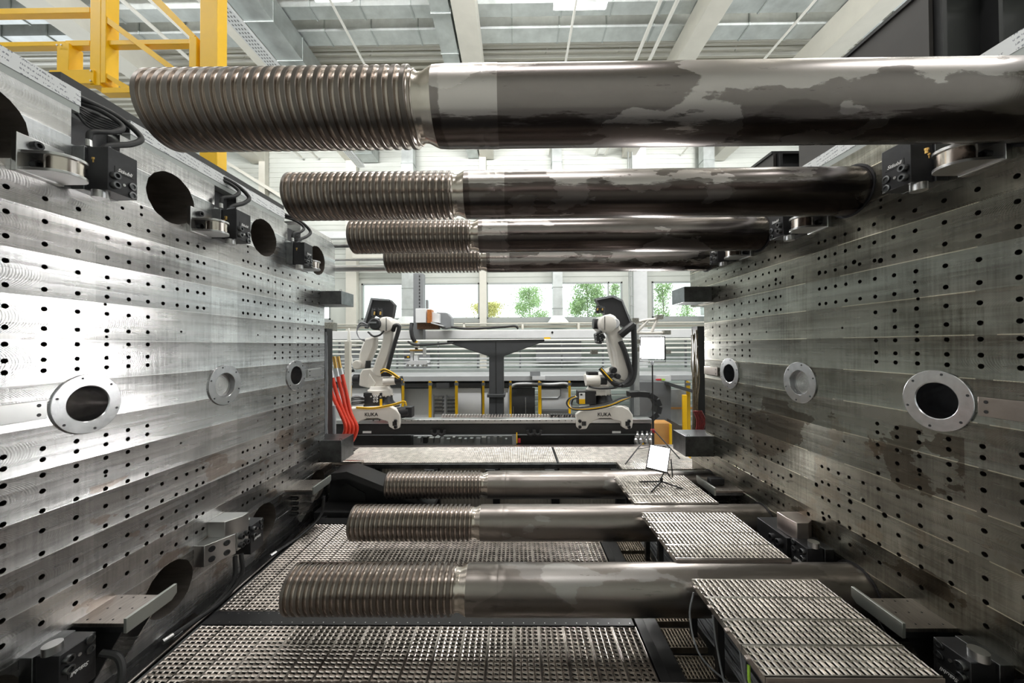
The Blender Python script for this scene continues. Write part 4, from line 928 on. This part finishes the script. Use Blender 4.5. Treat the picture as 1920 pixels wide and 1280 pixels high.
for x in (1085, 1195, 980, 870): MB().pbox(x-2, 606, x+2, 617, 14.5, .2).obj('stiffener', CREAM, T)
T = thing('gantry_carriage', 'grey gantry carriage with upright mast and copper coloured cable chain', 'gantry carriage')
MB().pbox(775, 512, 793, 636, 9.25, .25).obj('mast', MIDG, T, bev=.008)
m = MB()
for k in range(16): m.pbox(785.5, 516+k*6.3, 787.5, 519.5+k*6.3, 9.244, .01)
m.obj('mast_slots', BLACK, T)
MB().pbox(779, 578, 799, 605, 9.0, .25).obj('cabinet', WHITEP, T, bev=.01)
MB().pbox(801, 580, 809, 605, 8.98, .25).obj('copper_chain', COPPER, T)
MB().pp([(809, 584), (824, 588), (824, 605), (809, 603)], 9.05, .25).obj('valve_panel', WHITEP, T)
MB().pp([(818, 585), (838, 586), (846, 595), (846, 614), (830, 617), (822, 612)], 9.2, .4).obj('drive_unit', MIDG, T, bev=.015)
MB().pbox(798, 562, 802, 578, 9.1, .1).obj('motor', MIDG, T); MB().pp([(808, 603), (832, 610), (831, 612), (808, 606)], 8.95, .3).obj('cable_shelf', PANELW, T)
MB().pbox(782, 605, 822, 617, 9.1, .2).obj('chain_mount', simple('rusty clamp', (.12, .06, .03), .3, .5, .5, 30), T)
MB().ptube([(772, 606, 9.1), (771, 618, 9.05), (773, 632, 9.05), (778, 640, 9.1)], .05, n=10).obj('corrugated_hose', RUBBER, T)
MB().ptube([(765, 640, 9.15), (775, 646, 9.1), (800, 646, 9.1), (850, 643, 9.2)], .025, n=8).obj('hose', RUBBER, T)
MB().ptube([(846, 613, 9.2), (880, 616, 9.3), (940, 613, 9.3), (965, 611, 9.3), (972, 616, 9.3)], .03, n=8).obj('cable', RUBBER, T)
T = thing('gripper', 'silver robot gripper hanging from the gantry mast', 'gripper')
MB().pbox(776, 641, 784, 652, 9.1, .15).obj('adapter', PANELW, T); MB().pbox(777, 639, 782, 642, 9.08, .1).obj('yellow_cap', YEL, T)
MB().pbox(768, 655, 792, 658, 9.05, .3).obj('brass_plate', BRASS, T); MB().pbox(778, 651, 782, 656, 9.1, .1).obj('stem', BLOCKM, T)
MB().pbox(769, 658, 774, 678, 9.1, .15).obj('finger_rail', PANELW, T); MB().pbox(776, 666, 783, 680, 9.08, .15).obj('finger_rail', PANELW, T); MB().pbox(793, 650, 797, 668, 9.08, .12).obj('finger_rail', PIPEG, T)
MB().pp([(762, 680), (768, 676), (800, 676), (802, 680), (798, 683), (766, 683)], 9.0, .35).obj('base_plate', PANELW, T)
for x in (764, 773, 783, 793, 799): MB().lathe([(0, .02), (.03, .045), (.07, .045), (.08, .02), (.08, 0)], at(x, 687, 9.1), (0, 0, 1), 12).obj('suction_cup', PIPEG, T)
MB().pbox(758, 667, 768, 672, 9.05, .1).obj('sensor', BLACK, T); MB().pbox(763, 668, 767, 670, 9.04, .01).obj('yellow_cap', YEL, T)

# ------------------------------------------------------------------ guard fence and machines
fg = 'yellow fence posts behind the robot track'
for i, (x, w) in enumerate(((654, 4), (753, 4), (803.5, 5), (853, 5), (904, 4), (955, 4), (1009, 6), (1066, 4), (1202, 5), (1288, 6))):
    T = thing('fence_post', 'yellow fence post behind the track, %s from the left' % ['first', 'second', 'third', 'fourth', 'fifth', 'sixth', 'seventh', 'eighth', 'ninth', 'tenth'][i], 'post', fg)
    a, b = at(x, 716, 10.3), at(x+w, 716, 10.3); MB().box(a.x, b.x, 10.3, 10.36, -3.6, a.z).obj('post', YEL, T)
    MB().box(a.x-.015, b.x+.015, 10.29, 10.37, a.z-.10, a.z-.02).obj('bracket', MIDG, T); MB().cyl((a.x+.03, 10.33, a.z), (a.x+.03, 10.33, a.z+.03), .03, n=10).obj('cap', YEL, T)
def fbox(name, x0, y0, x1, y1, d, t, mat, label, cat, group=None, down=False, bev=.008):
    a, b = at(x0, y1, d), at(x1, y0, d); return tag(MB().box(a.x, b.x, d, d+t, -3.6 if down else a.z, b.z).obj(name, mat, bev=bev), label, cat, group)
mp = 'pale panels of the long machine'
T = thing('production_machine', 'long low machine with grey canopy and pale panels behind the yellow posts', 'machine')
MB().pbox(600, 702, 1330, 716, 11.0, 1.5).obj('canopy', simple('canopy grey', (.38, .39, .40), .2, .4, .06, 2), T, bev=.02)
MB().pbox(600, 716, 1240, 727, 11.1, 1.4).obj('fascia', GREYM, T, bev=.01)
for i, (x0, x1) in enumerate(((606, 655), (657, 752), (858, 902), (907, 953))):
    a, b = at(x0, 727, 11.2), at(x1, 727, 11.2); MB().box(a.x, b.x, 11.2, 12.3, -3.4, a.z).obj('side_panel', PANELW, T, bev=.01)
a, b = at(600, 760, 11.3), at(1000, 760, 11.3); MB().box(a.x, b.x, 11.6, 12.3, -3.6, -1.4).obj('machine_body', PANELW, T)
MB().pbox(818, 718, 842, 728, 10.95, .3).obj('hood', GREYM, T)
for x0 in (812, 836):
    for k in range(5): MB().pbox(x0, 744+k*7, x0+17, 748+k*7, 10.9, .3).obj('stacked_tray', simple('tray metal', (.30, .31, .32), .7, .4, .3, 12), T)
    MB().pbox(x0, 740, x0+2, 790, 10.88, .05).obj('tray_post', MIDG, T)
d = MB().pbox(960, 727, 1003, 795, 11.15, .1).obj('service_door', GREYM, T, bev=.01)
for p in ((985, 745, 986, 790), (962, 762, 963, 790)): MB().pbox(*p, 11.12, .03).obj('handle', PIPEG, d)
MB().ptube([(955, 780, 11.0), (955, 735, 11.0), (962, 722, 11.0), (980, 719, 11.0), (1030, 720, 11.0), (1062, 719, 11.0), (1068, 730, 11.0), (1069, 775, 11.0)], .045, n=10).obj('cable_conduit', PIPEG, T)
T = thing('viewing_cabin', 'pale machine cabin with a cut cornered window, left of the right robot', 'cabin')
a = at(1016, 728, 11.2); b = at(1066, 795, 11.2)
MB().box(a.x, b.x, 11.2, 12.2, -3.4, a.z).obj('housing', PANELW, T); MB().pp([(1014, 728), (1052, 728), (1052, 742), (1046, 748), (1014, 748)], 11.18, .03).obj('window_frame', MIDG, T); MB().pp([(1014, 730), (1050, 730), (1050, 741), (1045, 746), (1014, 746)], 11.16, .02).obj('window_pane', simple('pale glazing', (.75, .78, .8), 0, .1, .03, 2), T)
MB().pbox(1012, 770, 1070, 795, 10.9, .3).obj('drawer_unit', MIDG, T)
# pipe rack in front of the far wall
T = thing('pipe_rack', 'rack of horizontal white and zinc pipes with uprights, under the windows', 'pipe rack')
for i, y in enumerate((637.5, 645, 653.5, 662, 671.5, 678, 684.5, 693)):
    a, b = at(560, y, 13.6), at(1420, y, 13.6); MB().cyl((a.x, 13.6, (a.z+b.z)/2), (b.x, 13.6, (a.z+b.z)/2), .03 if i % 2 else .04, n=10).obj('pipe', PIPEM if i < 4 else PIPEG, T)
for x in (637, 745, 822, 896, 975, 1053, 1130, 1285): a = at(x, 640, 13.75); MB().box(a.x-.03, a.x+.03, 13.7, 13.78, -3.6, a.z+.1).obj('upright', MIDG, T)
m = MB()
for i in range(60): a = at(620+i*12, 694, 13.4); m.box(a.x, a.x+.15, 13.3, 13.5, a.z-.1, a.z-.02)
m.obj('clips', PIPEG, T); T.children[-1]
MB().pbox(600, 690, 1330, 704, 13.0, .6).obj('cable_channel', GALVD, T)
for i, (x0, y0, x1, y1) in enumerate(((1005, 638, 1090, 678), (757, 655, 806, 690), (640, 650, 700, 690))): fbox('wall_panel', x0, y0, x1, y1, 15.6, .1, MIDG, 'dark grey wall panel behind the pipes, %s' % ('right of the column' if i == 0 else 'behind the gripper' if i == 1 else 'behind the left robot'), 'panel', 'dark wall panels')
# extra kit at the right
T = thing('control_cabin', 'grey cabin with sloped yellow edged door, right of the cable chain', 'cabin')
MB().pp([(1195, 716), (1255, 716), (1258, 724), (1258, 800), (1195, 800)], 9.9, .6).obj('cabinet', simple('slate cabinet', (.12, .125, .13), 0, .45, .06, 2), T)
MB().pp([(1252, 716), (1285, 726), (1325, 738), (1325, 744), (1285, 732), (1252, 722)], 9.7, .5).obj('sloped_roof', GREYM, T)
MB().pbox(1258, 730, 1290, 795, 10.6, .02).obj('window_pane', simple('pale cabin glazing', (.42, .44, .46), 0, .12, .15, 3), T)
MB().pbox(1258, 763, 1330, 767, 10.5, .03).obj('orange_stripe', ORANGE, T)
MB().pp([(1258, 788), (1290, 806), (1290, 840), (1258, 840)], 9.65, .3).obj('ramp_panel', simple('dark brown panel', (.07, .06, .05), 0, .4, .2, 3), T)
fbox('orange_cabinet', 1228, 793, 1258, 845, 9.0, .4, ORANGE, 'orange cabinet behind the tripod, right of the cable chain', 'cabinet', None, True)
for i, x in enumerate((1256, 1281)): fbox('yellow_post', x, 740 if i else 795, x+(4 if i == 0 else 7), 845, 8.9, .05, YEL, 'yellow upright beside the orange cabinet, %s one' % ('left' if i == 0 else 'right'), 'post', None, True)
fbox('machine_part', 1187, 803, 1222, 812, 7.7, .4, PANELW, 'pale metal box at the right end of the robot track', 'box')
T = thing('overhead_manipulator', 'small grey linkage with clamps, behind the upper light panel', 'linkage')
for pts in (((1192, 605), (1210, 600), (1228, 598), (1238, 592)), ((1195, 622), (1215, 600)), ((1222, 622), (1232, 598)), ((1190, 624), (1245, 624))): MB().ptube([(x, y, 8.4) for x, y in pts], .035, n=8).obj('rod', ROBW, T)
for x, y in ((1238, 594), (1252, 623), (1196, 640), (1198, 655), (1252, 660), (1192, 600), (1115, 660)): MB().pbox(x-6, y-4, x+6, y+4, 8.3, .15).obj('clamp', simple('bronze grey fitting', (.30, .29, .26), .8, .4, .5, 40), T)
_a, _b = at(1190, 600, 8.6), at(1199, 712, 8.6); MB().box(_a.x, _b.x, 8.6, 8.7, -3.6, _a.z).obj('mast', PIPEG, T)
T = thing('wall_sign', 'small white instrument box on the machine canopy, right of centre', 'instrument'); MB().pbox(994, 696, 1013, 706, 10.9, .1).obj('screen', MIDG, T); MB().pbox(998, 705, 1022, 712, 10.85, .1).obj('base', PANELW, T)
T = thing('instrument_box', 'white label box with red and green lights, on the canopy near the right plate', 'instrument'); MB().pbox(1232, 704, 1258, 714, 9.6, .1).obj('box', PANELW, T); MB().pbox(1230, 710, 1240, 713, 9.58, .02).obj('red_light', REDP, T); MB().pbox(1241, 710, 1247, 713, 9.58, .02).obj('green_light', GREENP, T)
for k in range(3): tag(MB().ptube([(660+k*6, 700, 8.9), (656+k*6, 680+k*5, 8.9), (652+3*k, 650, 8.9), (654, 615, 8.9)][k:], .02, n=8).obj('hanging_cable', PIPEM), 'pale cable hanging left of the left robot, %s' % ['longest one', 'middle one', 'shortest one'][k], 'cable', 'pale cables left of the left robot')
fbox('fitting_cluster', 604, 604, 624, 620, 7.6, .2, simple('bronze grey fitting', (.3, .29, .26)), 'metal fitting cluster above the left black mast', 'fitting')

# ------------------------------------------------------------------ led light panels
def led(T, P, thick, lm=LEDM):
    a, b, c, d = P; n = (b-a).cross(d-a).normalized()
    if n.y > 0: n = -n
    cen = (a+b+c+d)/4; grow = [p+(p-cen)*.10 for p in P]
    h = MB().prism([p-n*.002 for p in grow], -n*thick).obj('housing', BLACK, T, bev=.004)
    e = MB().prism([p+n*.002 for p in P], -n*.004).obj('light_surface', lm, T, smooth=False); tag(e, 'glowing white surface')
    return n
T = thing('led_light_panel', 'lit square LED photo light on a tall black stand, right of the right robot', 'photo light', 'lit LED photo lights')
c0 = Vector((2.62, 6.85, .0)); nv = Vector((-.55, -1, 0)).normalized(); sx = Vector((0, 0, 1)).cross(nv).normalized(); sx = -sx if sx.x < 0 else sx
A = at(1205.5, 633, 6.85); B = at(1241, 672, 6.85); hw, hh = (B.x-A.x)/2/abs(sx.x), (A.z-B.z)/2; cc = Vector(((A.x+B.x)/2, 6.85, (A.z+B.z)/2))
P = [cc-sx*hw-Vector((0, 0, hh)), cc+sx*hw-Vector((0, 0, hh)), cc+sx*hw+Vector((0, 0, hh)), cc-sx*hw+Vector((0, 0, hh))]
led(T, P, .05)
u = [P[0]-Vector((.02, 0, .04)), P[1]+Vector((.03, 0, -.04)), P[2]+Vector((.03, 0, -.1))]
MB().tube([P[3]+Vector((-.03, 0, -.15)), P[0]+Vector((-.03, 0, -.06)), P[1]+Vector((.03, 0, -.06)), P[2]+Vector((.03, 0, -.15))], .008, n=8, sm=1).obj('yoke', BLACK, T)
x0 = cc.x; MB().cyl((x0+.0, 6.86, P[0].z-.05), (x0, 6.86, P[0].z-.12), .03, n=14).obj('tilt_head', GREYC, T)
MB().cyl((x0, 6.86, P[0].z-.1), (x0, 6.86, -2.0), .013, n=12).obj('pole', BLACK, T)
MB().cyl((x0, 6.86, -1.35), (x0, 6.86, -2.0), .022, n=12).obj('lower_pole', BLACK, T)
MB().cyl((x0-.02, 6.86, -1.62), (x0+.03, 6.86, -1.68), .035, n=12).obj('collar', REDP, T)
for p in ((1172, 870), (1275, 860)):
    r = ray(*p); q = r*(-2.04/r.z); MB().tube([(x0, 6.86, -1.62), q], .011, n=8, sm=1).obj('leg', BLACK, T); MB().tube([(x0, 6.86, -1.95), Vector((x0, 6.86, -1.62)).lerp(q, .6)], .007, n=6, sm=1).obj('leg_brace', BLACK, T)
MB().tube([(x0, 6.86, -1.62), (x0+.1, 7.12, -2.03)], .011, n=8, sm=1).obj('leg', BLACK, T)
T = thing('led_light_panel', 'lit square LED photo light on a low table tripod, on the farthest raised platform', 'photo light', 'lit LED photo lights')
P = [at(1213, 875, 4.80), at(1250, 884, 4.72), at(1256, 841, 4.86), at(1220, 834, 4.94)]
led(T, P, .045, LEDM2)
j = at(1240, 895, 4.85); f0 = at(1241, 908, 4.80)
MB().tube([at(1251, 885, 4.8), at(1258, 897, 4.8), at(1261, 893, 4.8), at(1258, 860, 4.9)], .008, n=8, sm=1).obj('yoke', BLACK, T)
MB().cyl(j+Vector((0, 0, -.06)), j, .022, n=12).obj('ball_head', BLACK, T); MB().tube([j, at(1246, 884, 4.8)], .008, n=8, sm=1).obj('stem', BLACK, T)
MB().tube([j-Vector((0, 0, .04)), Vector((j.x, j.y, -1.86))], .010, n=8, sm=1).obj('stem', BLACK, T)
for p in ((1199, 903), (1221, 922), (1280, 916)):
    r = ray(*p); q = r*(-1.885/r.z); MB().tube([(j.x, j.y, -1.85), q], .011, n=8, sm=1).obj('leg', BLACK, T)

# ------------------------------------------------------------------ hall: far wall with windows, roof, ducts
YW = 16.0
wins = [(678, 899), (912, 1167), (1222, 1440), (400, 620)]
ztop = at(900, 530, YW).z; zbot = at(900, 598, YW).z
xs = sorted([(at(a, 560, YW).x, at(b, 560, YW).x) for a, b in wins])
m = MB(); m.box(-18.3, 18.3, YW, YW+.3, ztop, 10.0).box(-18.3, 18.3, YW, YW+.3, -3.6, zbot-.01)
e = -16
for a, b in xs: m.box(e, a, YW, YW+.3, zbot-.01, ztop); e = b
m.box(e, 16, YW, YW+.3, zbot-.01, ztop)
k = ztop+.25
while k < 9.8: m.box(-16, 16, YW-.02, YW, k, k+.10); k += .22
struct(m, 'wall_back', WALLM, smooth=False)
m = MB(); k = -3.4
while k < zbot-.5: m.box(-16, 16, YW-.03, YW-.001, k, k+.16); k += .24
struct(m, 'trim_1', GREENW, smooth=False)
for i, (a, b) in enumerate(xs):
    T = thing('window_%d' % (i+1), None, None); tag(T, kind='structure')
    m = MB(); m.box(a, b, YW-.02, YW+.08, ztop-.07, ztop).box(a, b, YW-.02, YW+.08, zbot, zbot+.07).box(a, a+.07, YW-.02, YW+.08, zbot, ztop).box(b-.07, b, YW-.02, YW+.08, zbot, ztop)
    if i == 2: x = at(1141, 560, YW).x; m.box(x-.03, x+.03, YW-.02, YW+.08, zbot, ztop)
    m.obj('window_frame', FRAMEG, T)
    MB().box(a+.06, b-.06, YW+.02, YW+.03, zbot+.06, ztop-.06).obj('window_pane', GLASS, T)
    MB().box(a-.1, b+.1, YW-.12, YW+.02, zbot-.16, zbot).obj('window_sill', FRAMEG, T)
for i, (x0, x1, mt, lb) in enumerate(((648, 668, CREAM, 'cream wall column left of the first window'), (1186, 1214, WHITEP, 'white broad wall column between second and third window'), (899, 912, CREAM, 'narrow cream wall post between first and second window'), (484, 496, CREAM, 'narrow cream wall post at the upper left'))):
    a, b = at(x0, 560, YW-.3), at(x1, 560, YW-.3); tag(MB().box(a.x, b.x, YW-.3, YW-.03, -3.6, 9.75).obj('wall_column', mt, bev=.01), lb, 'column', 'columns of the far wall')
tag(MB().pp([(410, 298), (418, 297), (560, 385), (560, 392)], 15.2, .78).obj('wind_brace', CREAM), 'cream diagonal brace behind the ribbed bars, upper left', 'brace')
fbox('wall_girder', 560, 433, 720, 447, 15.0, .3, WHITEP, 'white horizontal girder left of the third upper bar', 'girder')
fbox('wall_girder', 660, 476, 760, 484, 14.6, .3, CREAM, 'cream horizontal girder above the first window', 'girder')
# vertical air ducts
for i, (x0, x1) in enumerate(((753, 775), (1037, 1055), (1322, 1343))):
    T = thing('air_duct', 'vertical grey air duct in front of the far wall, %s' % ['behind the gantry mast', 'between the trees in the window', 'just left of the right plate'][i], 'duct', 'vertical air ducts at the far wall')
    a, b = at(x0, 560, 15.2), at(x1, 560, 15.2); zb = at(900, 592, 15.2).z
    MB().box(a.x, b.x, 15.2, 15.6, zb, 9.78).obj('shaft', GALV, T)
    kz = zb+.3
    while kz < 9.4: MB().box(a.x-.02, b.x+.02, 15.18, 15.62, kz, kz+.03).obj('flange', GALVD, T); kz += .9
    if i < 2:
        w_ = (b.x-a.x); ot = 15.2; vs = [(a.x, 15.2, zb), (b.x, 15.2, zb), (b.x, 15.6, zb), (a.x, 15.6, zb), (a.x-w_*.6, 15.0, zb-.33), (b.x+w_*.6, 15.0, zb-.33), (b.x+w_*.6, 15.7, zb-.33), (a.x-w_*.6, 15.7, zb-.33)]
        MB().add(vs, [(0, 4, 5, 1), (1, 5, 6, 2), (2, 6, 7, 3), (3, 7, 4, 0)]).obj('hood', GALV, T, smooth=False)
T = thing('cable_ladder', 'grey vertical cable ladder left of the white wall column', 'cable ladder')
for x in (1180, 1187): a = at(x, 560, 15.4); MB().box(a.x, a.x+.03, 15.4, 15.5, -3.6, 9.78).obj('rail', FRAMEG, T)
a, b = at(1180, 560, 15.4), at(1187, 560, 15.4)
for k in range(18): MB().box(a.x, b.x, 15.42, 15.46, 0+k*.42, .03+k*.42).obj('rung', FRAMEG, T)
# roof
struct(MB().box(-18, 18, -5.3, -5, -3.6, 9.9), 'wall_front', WALLM)
for sx_, nm in ((-1, 'left'), (1, 'right')):
    struct(MB().box(*sorted((sx_*18, sx_*18.3)), -5, 16, -3.6, 3.0).box(*sorted((sx_*18, sx_*18.3)), -5, 16, 7.5, 9.9), 'wall_'+nm, WALLM)
m = MB(); m.box(-18.3, 18.3, -5.3, 16.3, 9.90, 10.05)
k = 10.6
while k < 16: m.box(-18, 18, k, k+.12, 9.78, 9.90); k += .28
struct(m, 'ceiling', ROOFM, smooth=False)
def along(name, x0, x1, z0, z1, mat, label, cat, group=None, y0=1.0, y1=15.9, seams=0):
    if not seams: return tag(MB().box(x0, x1, y0, y1, z0, z1).obj(name, mat, bev=.01), label, cat, group)
    T = thing(name, label, cat, group); MB().box(x0, x1, y0, y1, z0, z1).obj('shaft', mat, T)
    k = y0+.4
    while k < y1: MB().box(x0-.02, x1+.02, k, k+.03, z0-.02, z1+.01).obj('flange', GALVD, T); k += seams
rb = 'cream roof beams'
along('roof_beam', -1.55, -.95, 8.38, 8.98, CREAM, 'cream roof beam, the one just left of centre', 'roof beam', rb)
along('roof_beam', 4.80, 5.35, 8.38, 8.98, CREAM, 'cream roof beam right of the hanging tube lamp', 'roof beam', rb)
along('roof_beam', 8.75, 9.35, 8.2, 8.98, CREAM, 'cream roof beam beside the black box frame at the upper right', 'roof beam', rb)
along('roof_beam', -7.60, -7.02, 8.30, 8.98, CREAM, 'cream roof beam left of the wide square duct', 'roof beam', rb)
along('roof_beam', -11.9, -11.2, 8.30, 8.98, CREAM, 'cream roof beam behind the yellow railing at far left', 'roof beam', rb)
rd = 'square ducts running under the roof'
along('roof_duct', -2.10, -1.62, 8.44, 8.96, GALV, 'galvanised square duct beside the central roof beam', 'duct', rd, seams=1.25)
along('roof_duct', -6.88, -6.15, 8.30, 8.96, GALV, 'galvanised square duct above the nearest ribbed bar', 'duct', rd, seams=1.25)
def across(y0, y1, z0, z1, label):
    T = thing('cross_duct', label, 'duct', 'wide ducts crossing the roof')
    MB().box(-18, 18, y0, y1, z0, z1).obj('shaft', GALV, T)
    k = -17.5
    while k < 17.8: MB().box(k, k+.035, y0-.025, y1+.02, z0-.025, z1+.02).obj('flange', GALVD, T); k += 1.34
across(10.0, 10.49, 9.0, 9.36, 'wide galvanised duct crossing the roof, farther one')
across(9.26, 9.64, 9.0, 9.36, 'wide galvanised duct crossing the roof, nearer one')
across(8.3, 8.75, 9.05, 9.42, 'wide galvanised duct crossing the roof at the upper frame edge')
T = thing('roof_pipes', 'bundle of thin white pipes crossing under the roof behind the ducts', 'pipes')
for i, y in enumerate((79.5, 87, 94)):
    a = at(1100, y, 11.0); MB().cyl((-18, 11.0, a.z), (18, 11.0, a.z), .03, n=8).obj('pipe', PIPEM, T)
T = thing('sprinkler_pipe', 'thick pale pipe crossing below the roof, just above the front bar', 'pipe')
a = at(1100, 104, 11.6); MB().cyl((-18, 11.6, a.z), (18, 11.6, a.z), .06, n=12).obj('pipe', PIPEM, T)
for x in (-9, -5.2, -4.8, 1.0, 3.4, 7.2): MB().tube([(x, 11.6, a.z), (x+.25, 11.7, a.z+.8)], .02, n=6, sm=1).obj('hanger', PIPEM, T)
for i, (x, z, r, lb) in enumerate(((-4.52, 8.5, .035, 'left of the central roof duct'), (1.54, 8.5, .035, 'passing beside the tube lamp'), (7.46, 8.5, .035, 'near the black box frame'), (3.62, 8.5, .05, 'left of the right cream beam, outer'), (4.04, 8.5, .05, 'left of the right cream beam, inner'), (-9.6, 8.5, .05, 'behind the upper yellow rail'), (-8.9, 8.5, .05, 'behind the yellow posts'))):
    tag(MB().cyl((x, 1, z), (x, 15.8, z), r, n=10).obj('conduit_pipe', PIPEM), 'straight pale conduit under the roof, %s' % lb, 'pipe', 'conduits under the roof')
T = thing('cable_tray', 'white perforated cable tray under the roof, right of the yellow post', 'cable tray')
t_ = NT('perforated white sheet'); g_ = t_.n('ShaderNodeNewGeometry'); q_ = t_.n('ShaderNodeSeparateXYZ'); t_.l(g_.outputs['Position'], q_.inputs[0])
k_ = t_.math('MULTIPLY', t_.math('GREATER_THAN', t_.math('FRACT', t_.math('MULTIPLY', q_.outputs[1], 9)), .5), t_.math('GREATER_THAN', t_.math('FRACT', t_.math('MULTIPLY', q_.outputs[0], 14)), .55))
t_.l(t_.mix(k_, (.72, .73, .74), (.16, .17, .17)), t_.b.inputs['Base Color'])
MB().box(-6.92, -6.62, 3, 15.5, 7.86, 7.90).obj('tray', t_.m, T)
for x in (-6.93, -6.62): MB().box(x, x+.01, 3, 15.5, 7.86, 7.95).obj('side_wall', WHITEP, T)
for y in (5, 8, 11, 14): MB().cyl((-6.77, y, 7.9), (-6.77, y, 9.9), .01, n=6).obj('hanger', PIPEM, T)
def lamp(x0, x1, y, z, label):
    T = thing('tube_lamp', label, 'lamp', 'tube lamps hanging under the roof')
    MB().box(x0, x1, y-.09, y+.09, z, z+.05).obj('housing', WHITEP, T, bev=.01)
    MB().cyl((x0+.05, y, z-.03), (x1-.05, y, z-.03), .035, n=12).obj('tube', LAMPM, T)
    for x in (x0+.25, x1-.25): MB().cyl((x, y, z+.05), (x, y, 9.8), .008, n=6).obj('hanger', PIPEM, T)
a, b = at(1037, 14, 8.95), at(1138, 12, 8.95); lamp(a.x, b.x, 8.95, a.z, 'white tube lamp hanging under the roof, right of the central beam')
a, b = at(610, 2, 8.95), at(660, 2, 8.95); lamp(a.x-.3, b.x, 8.95, a.z+.05, 'glaring tube lamp at the upper frame edge, above the nearest ribbed bar')

# ------------------------------------------------------------------ trees outside
def tree(px, top, wpx, leafmat, n, label, seed):
    random.seed(seed); d = 22.0+2.3*((seed*2) % 5); T = thing('tree', label, 'tree', 'trees outside the windows')
    t = at(px, top, d); W_ = wpx/FPX*d/2; H = t.z+.6
    m = MB(); m.tube([(t.x, d, -3.6), (t.x+.1, d, 0), (t.x, d, t.z-.2)], .035, n=6)
    for k in range(9):
        z = -.4+k*(t.z+.2)/9; a = random.uniform(0, 6.28); L = W_*random.uniform(.5, 1)*(1-.5*k/9); m.tube([(t.x, d, z), (t.x+math.cos(a)*L*.6, d+math.sin(a)*L*.5, z+.35), (t.x+math.cos(a)*L, d+math.sin(a)*L, z+.8)], .012, n=5)
    m.obj('trunk', BARK, T)
    m = MB(); cl = []
    for k in range(26):
        z = random.uniform(-.6, t.z); f = 1-.6*max(0, z)/max(.5, t.z); cl.append((t.x+random.uniform(-W_*.85, W_*.85)*f, d+random.gauss(0, W_*.4*f), z))
    for k in range(int(n*1.9)):
        c = random.choice(cl); p = Vector((c[0]+random.gauss(0, W_*.16), c[1]+random.gauss(0, W_*.16), c[2]+random.gauss(0, .30)))
        if p.z > t.z: p.z = t.z-random.random()*.4
        u = Vector((random.uniform(-1, 1), random.uniform(-1, 1), random.uniform(-1, 1))).normalized()*.075; v = u.orthogonal().normalized()*.05
        m.add([p-u, p+v, p+u, p-v], [(0, 1, 2, 3)])
    m.obj('foliage', leafmat, T, smooth=False)
tree(915, 568, 90, LEAFY, 2600, 'low yellowing tree outside the window, left of the tall green one', 1)
tree(992, 538, 90, LEAF, 3200, 'leafy green tree outside the middle of the second window', 2)
tree(1100, 526, 85, LEAF, 3200, 'tall loose green tree outside, behind the right robot head', 3)
tree(1154, 532, 34, LEAF, 1100, 'narrow green tree outside at the right end of the second window', 4)
tree(1242, 532, 55, LEAF, 1500, 'thin green tree outside the third window', 5)
tree(1287, 560, 50, LEAF, 900, 'sparse small tree outside the third window, beside the right plate', 6)

# ------------------------------------------------------------------ origins at the base of each thing, all lifted to hall height
bpy.context.view_layer.update()
def meshes(o): return [o]*(o.type == 'MESH')+[x for c in o.children for x in meshes(c)]
done = set()
for o in [x for x in COL.objects if x.parent is None and x.type in ('EMPTY', 'MESH')]:
    if o.type == 'EMPTY':
        P = [v.co for x in meshes(o) for v in x.data.vertices]
        if not P: continue
        c = Vector(((min(p.x for p in P)+max(p.x for p in P))/2, (min(p.y for p in P)+max(p.y for p in P))/2, min(p.z for p in P)))
        o.location += c
        for ch in o.children: ch.location -= c
    elif o.location.length < 1e-6 and o.data.name not in done and not o.children:
        P = [v.co for v in o.data.vertices]
        c = Vector(((min(p.x for p in P)+max(p.x for p in P))/2, (min(p.y for p in P)+max(p.y for p in P))/2, min(p.z for p in P)))
        o.data.transform(Matrix.Translation(-c)); o.location = c; done.add(o.data.name)
    o.location.z += ZC
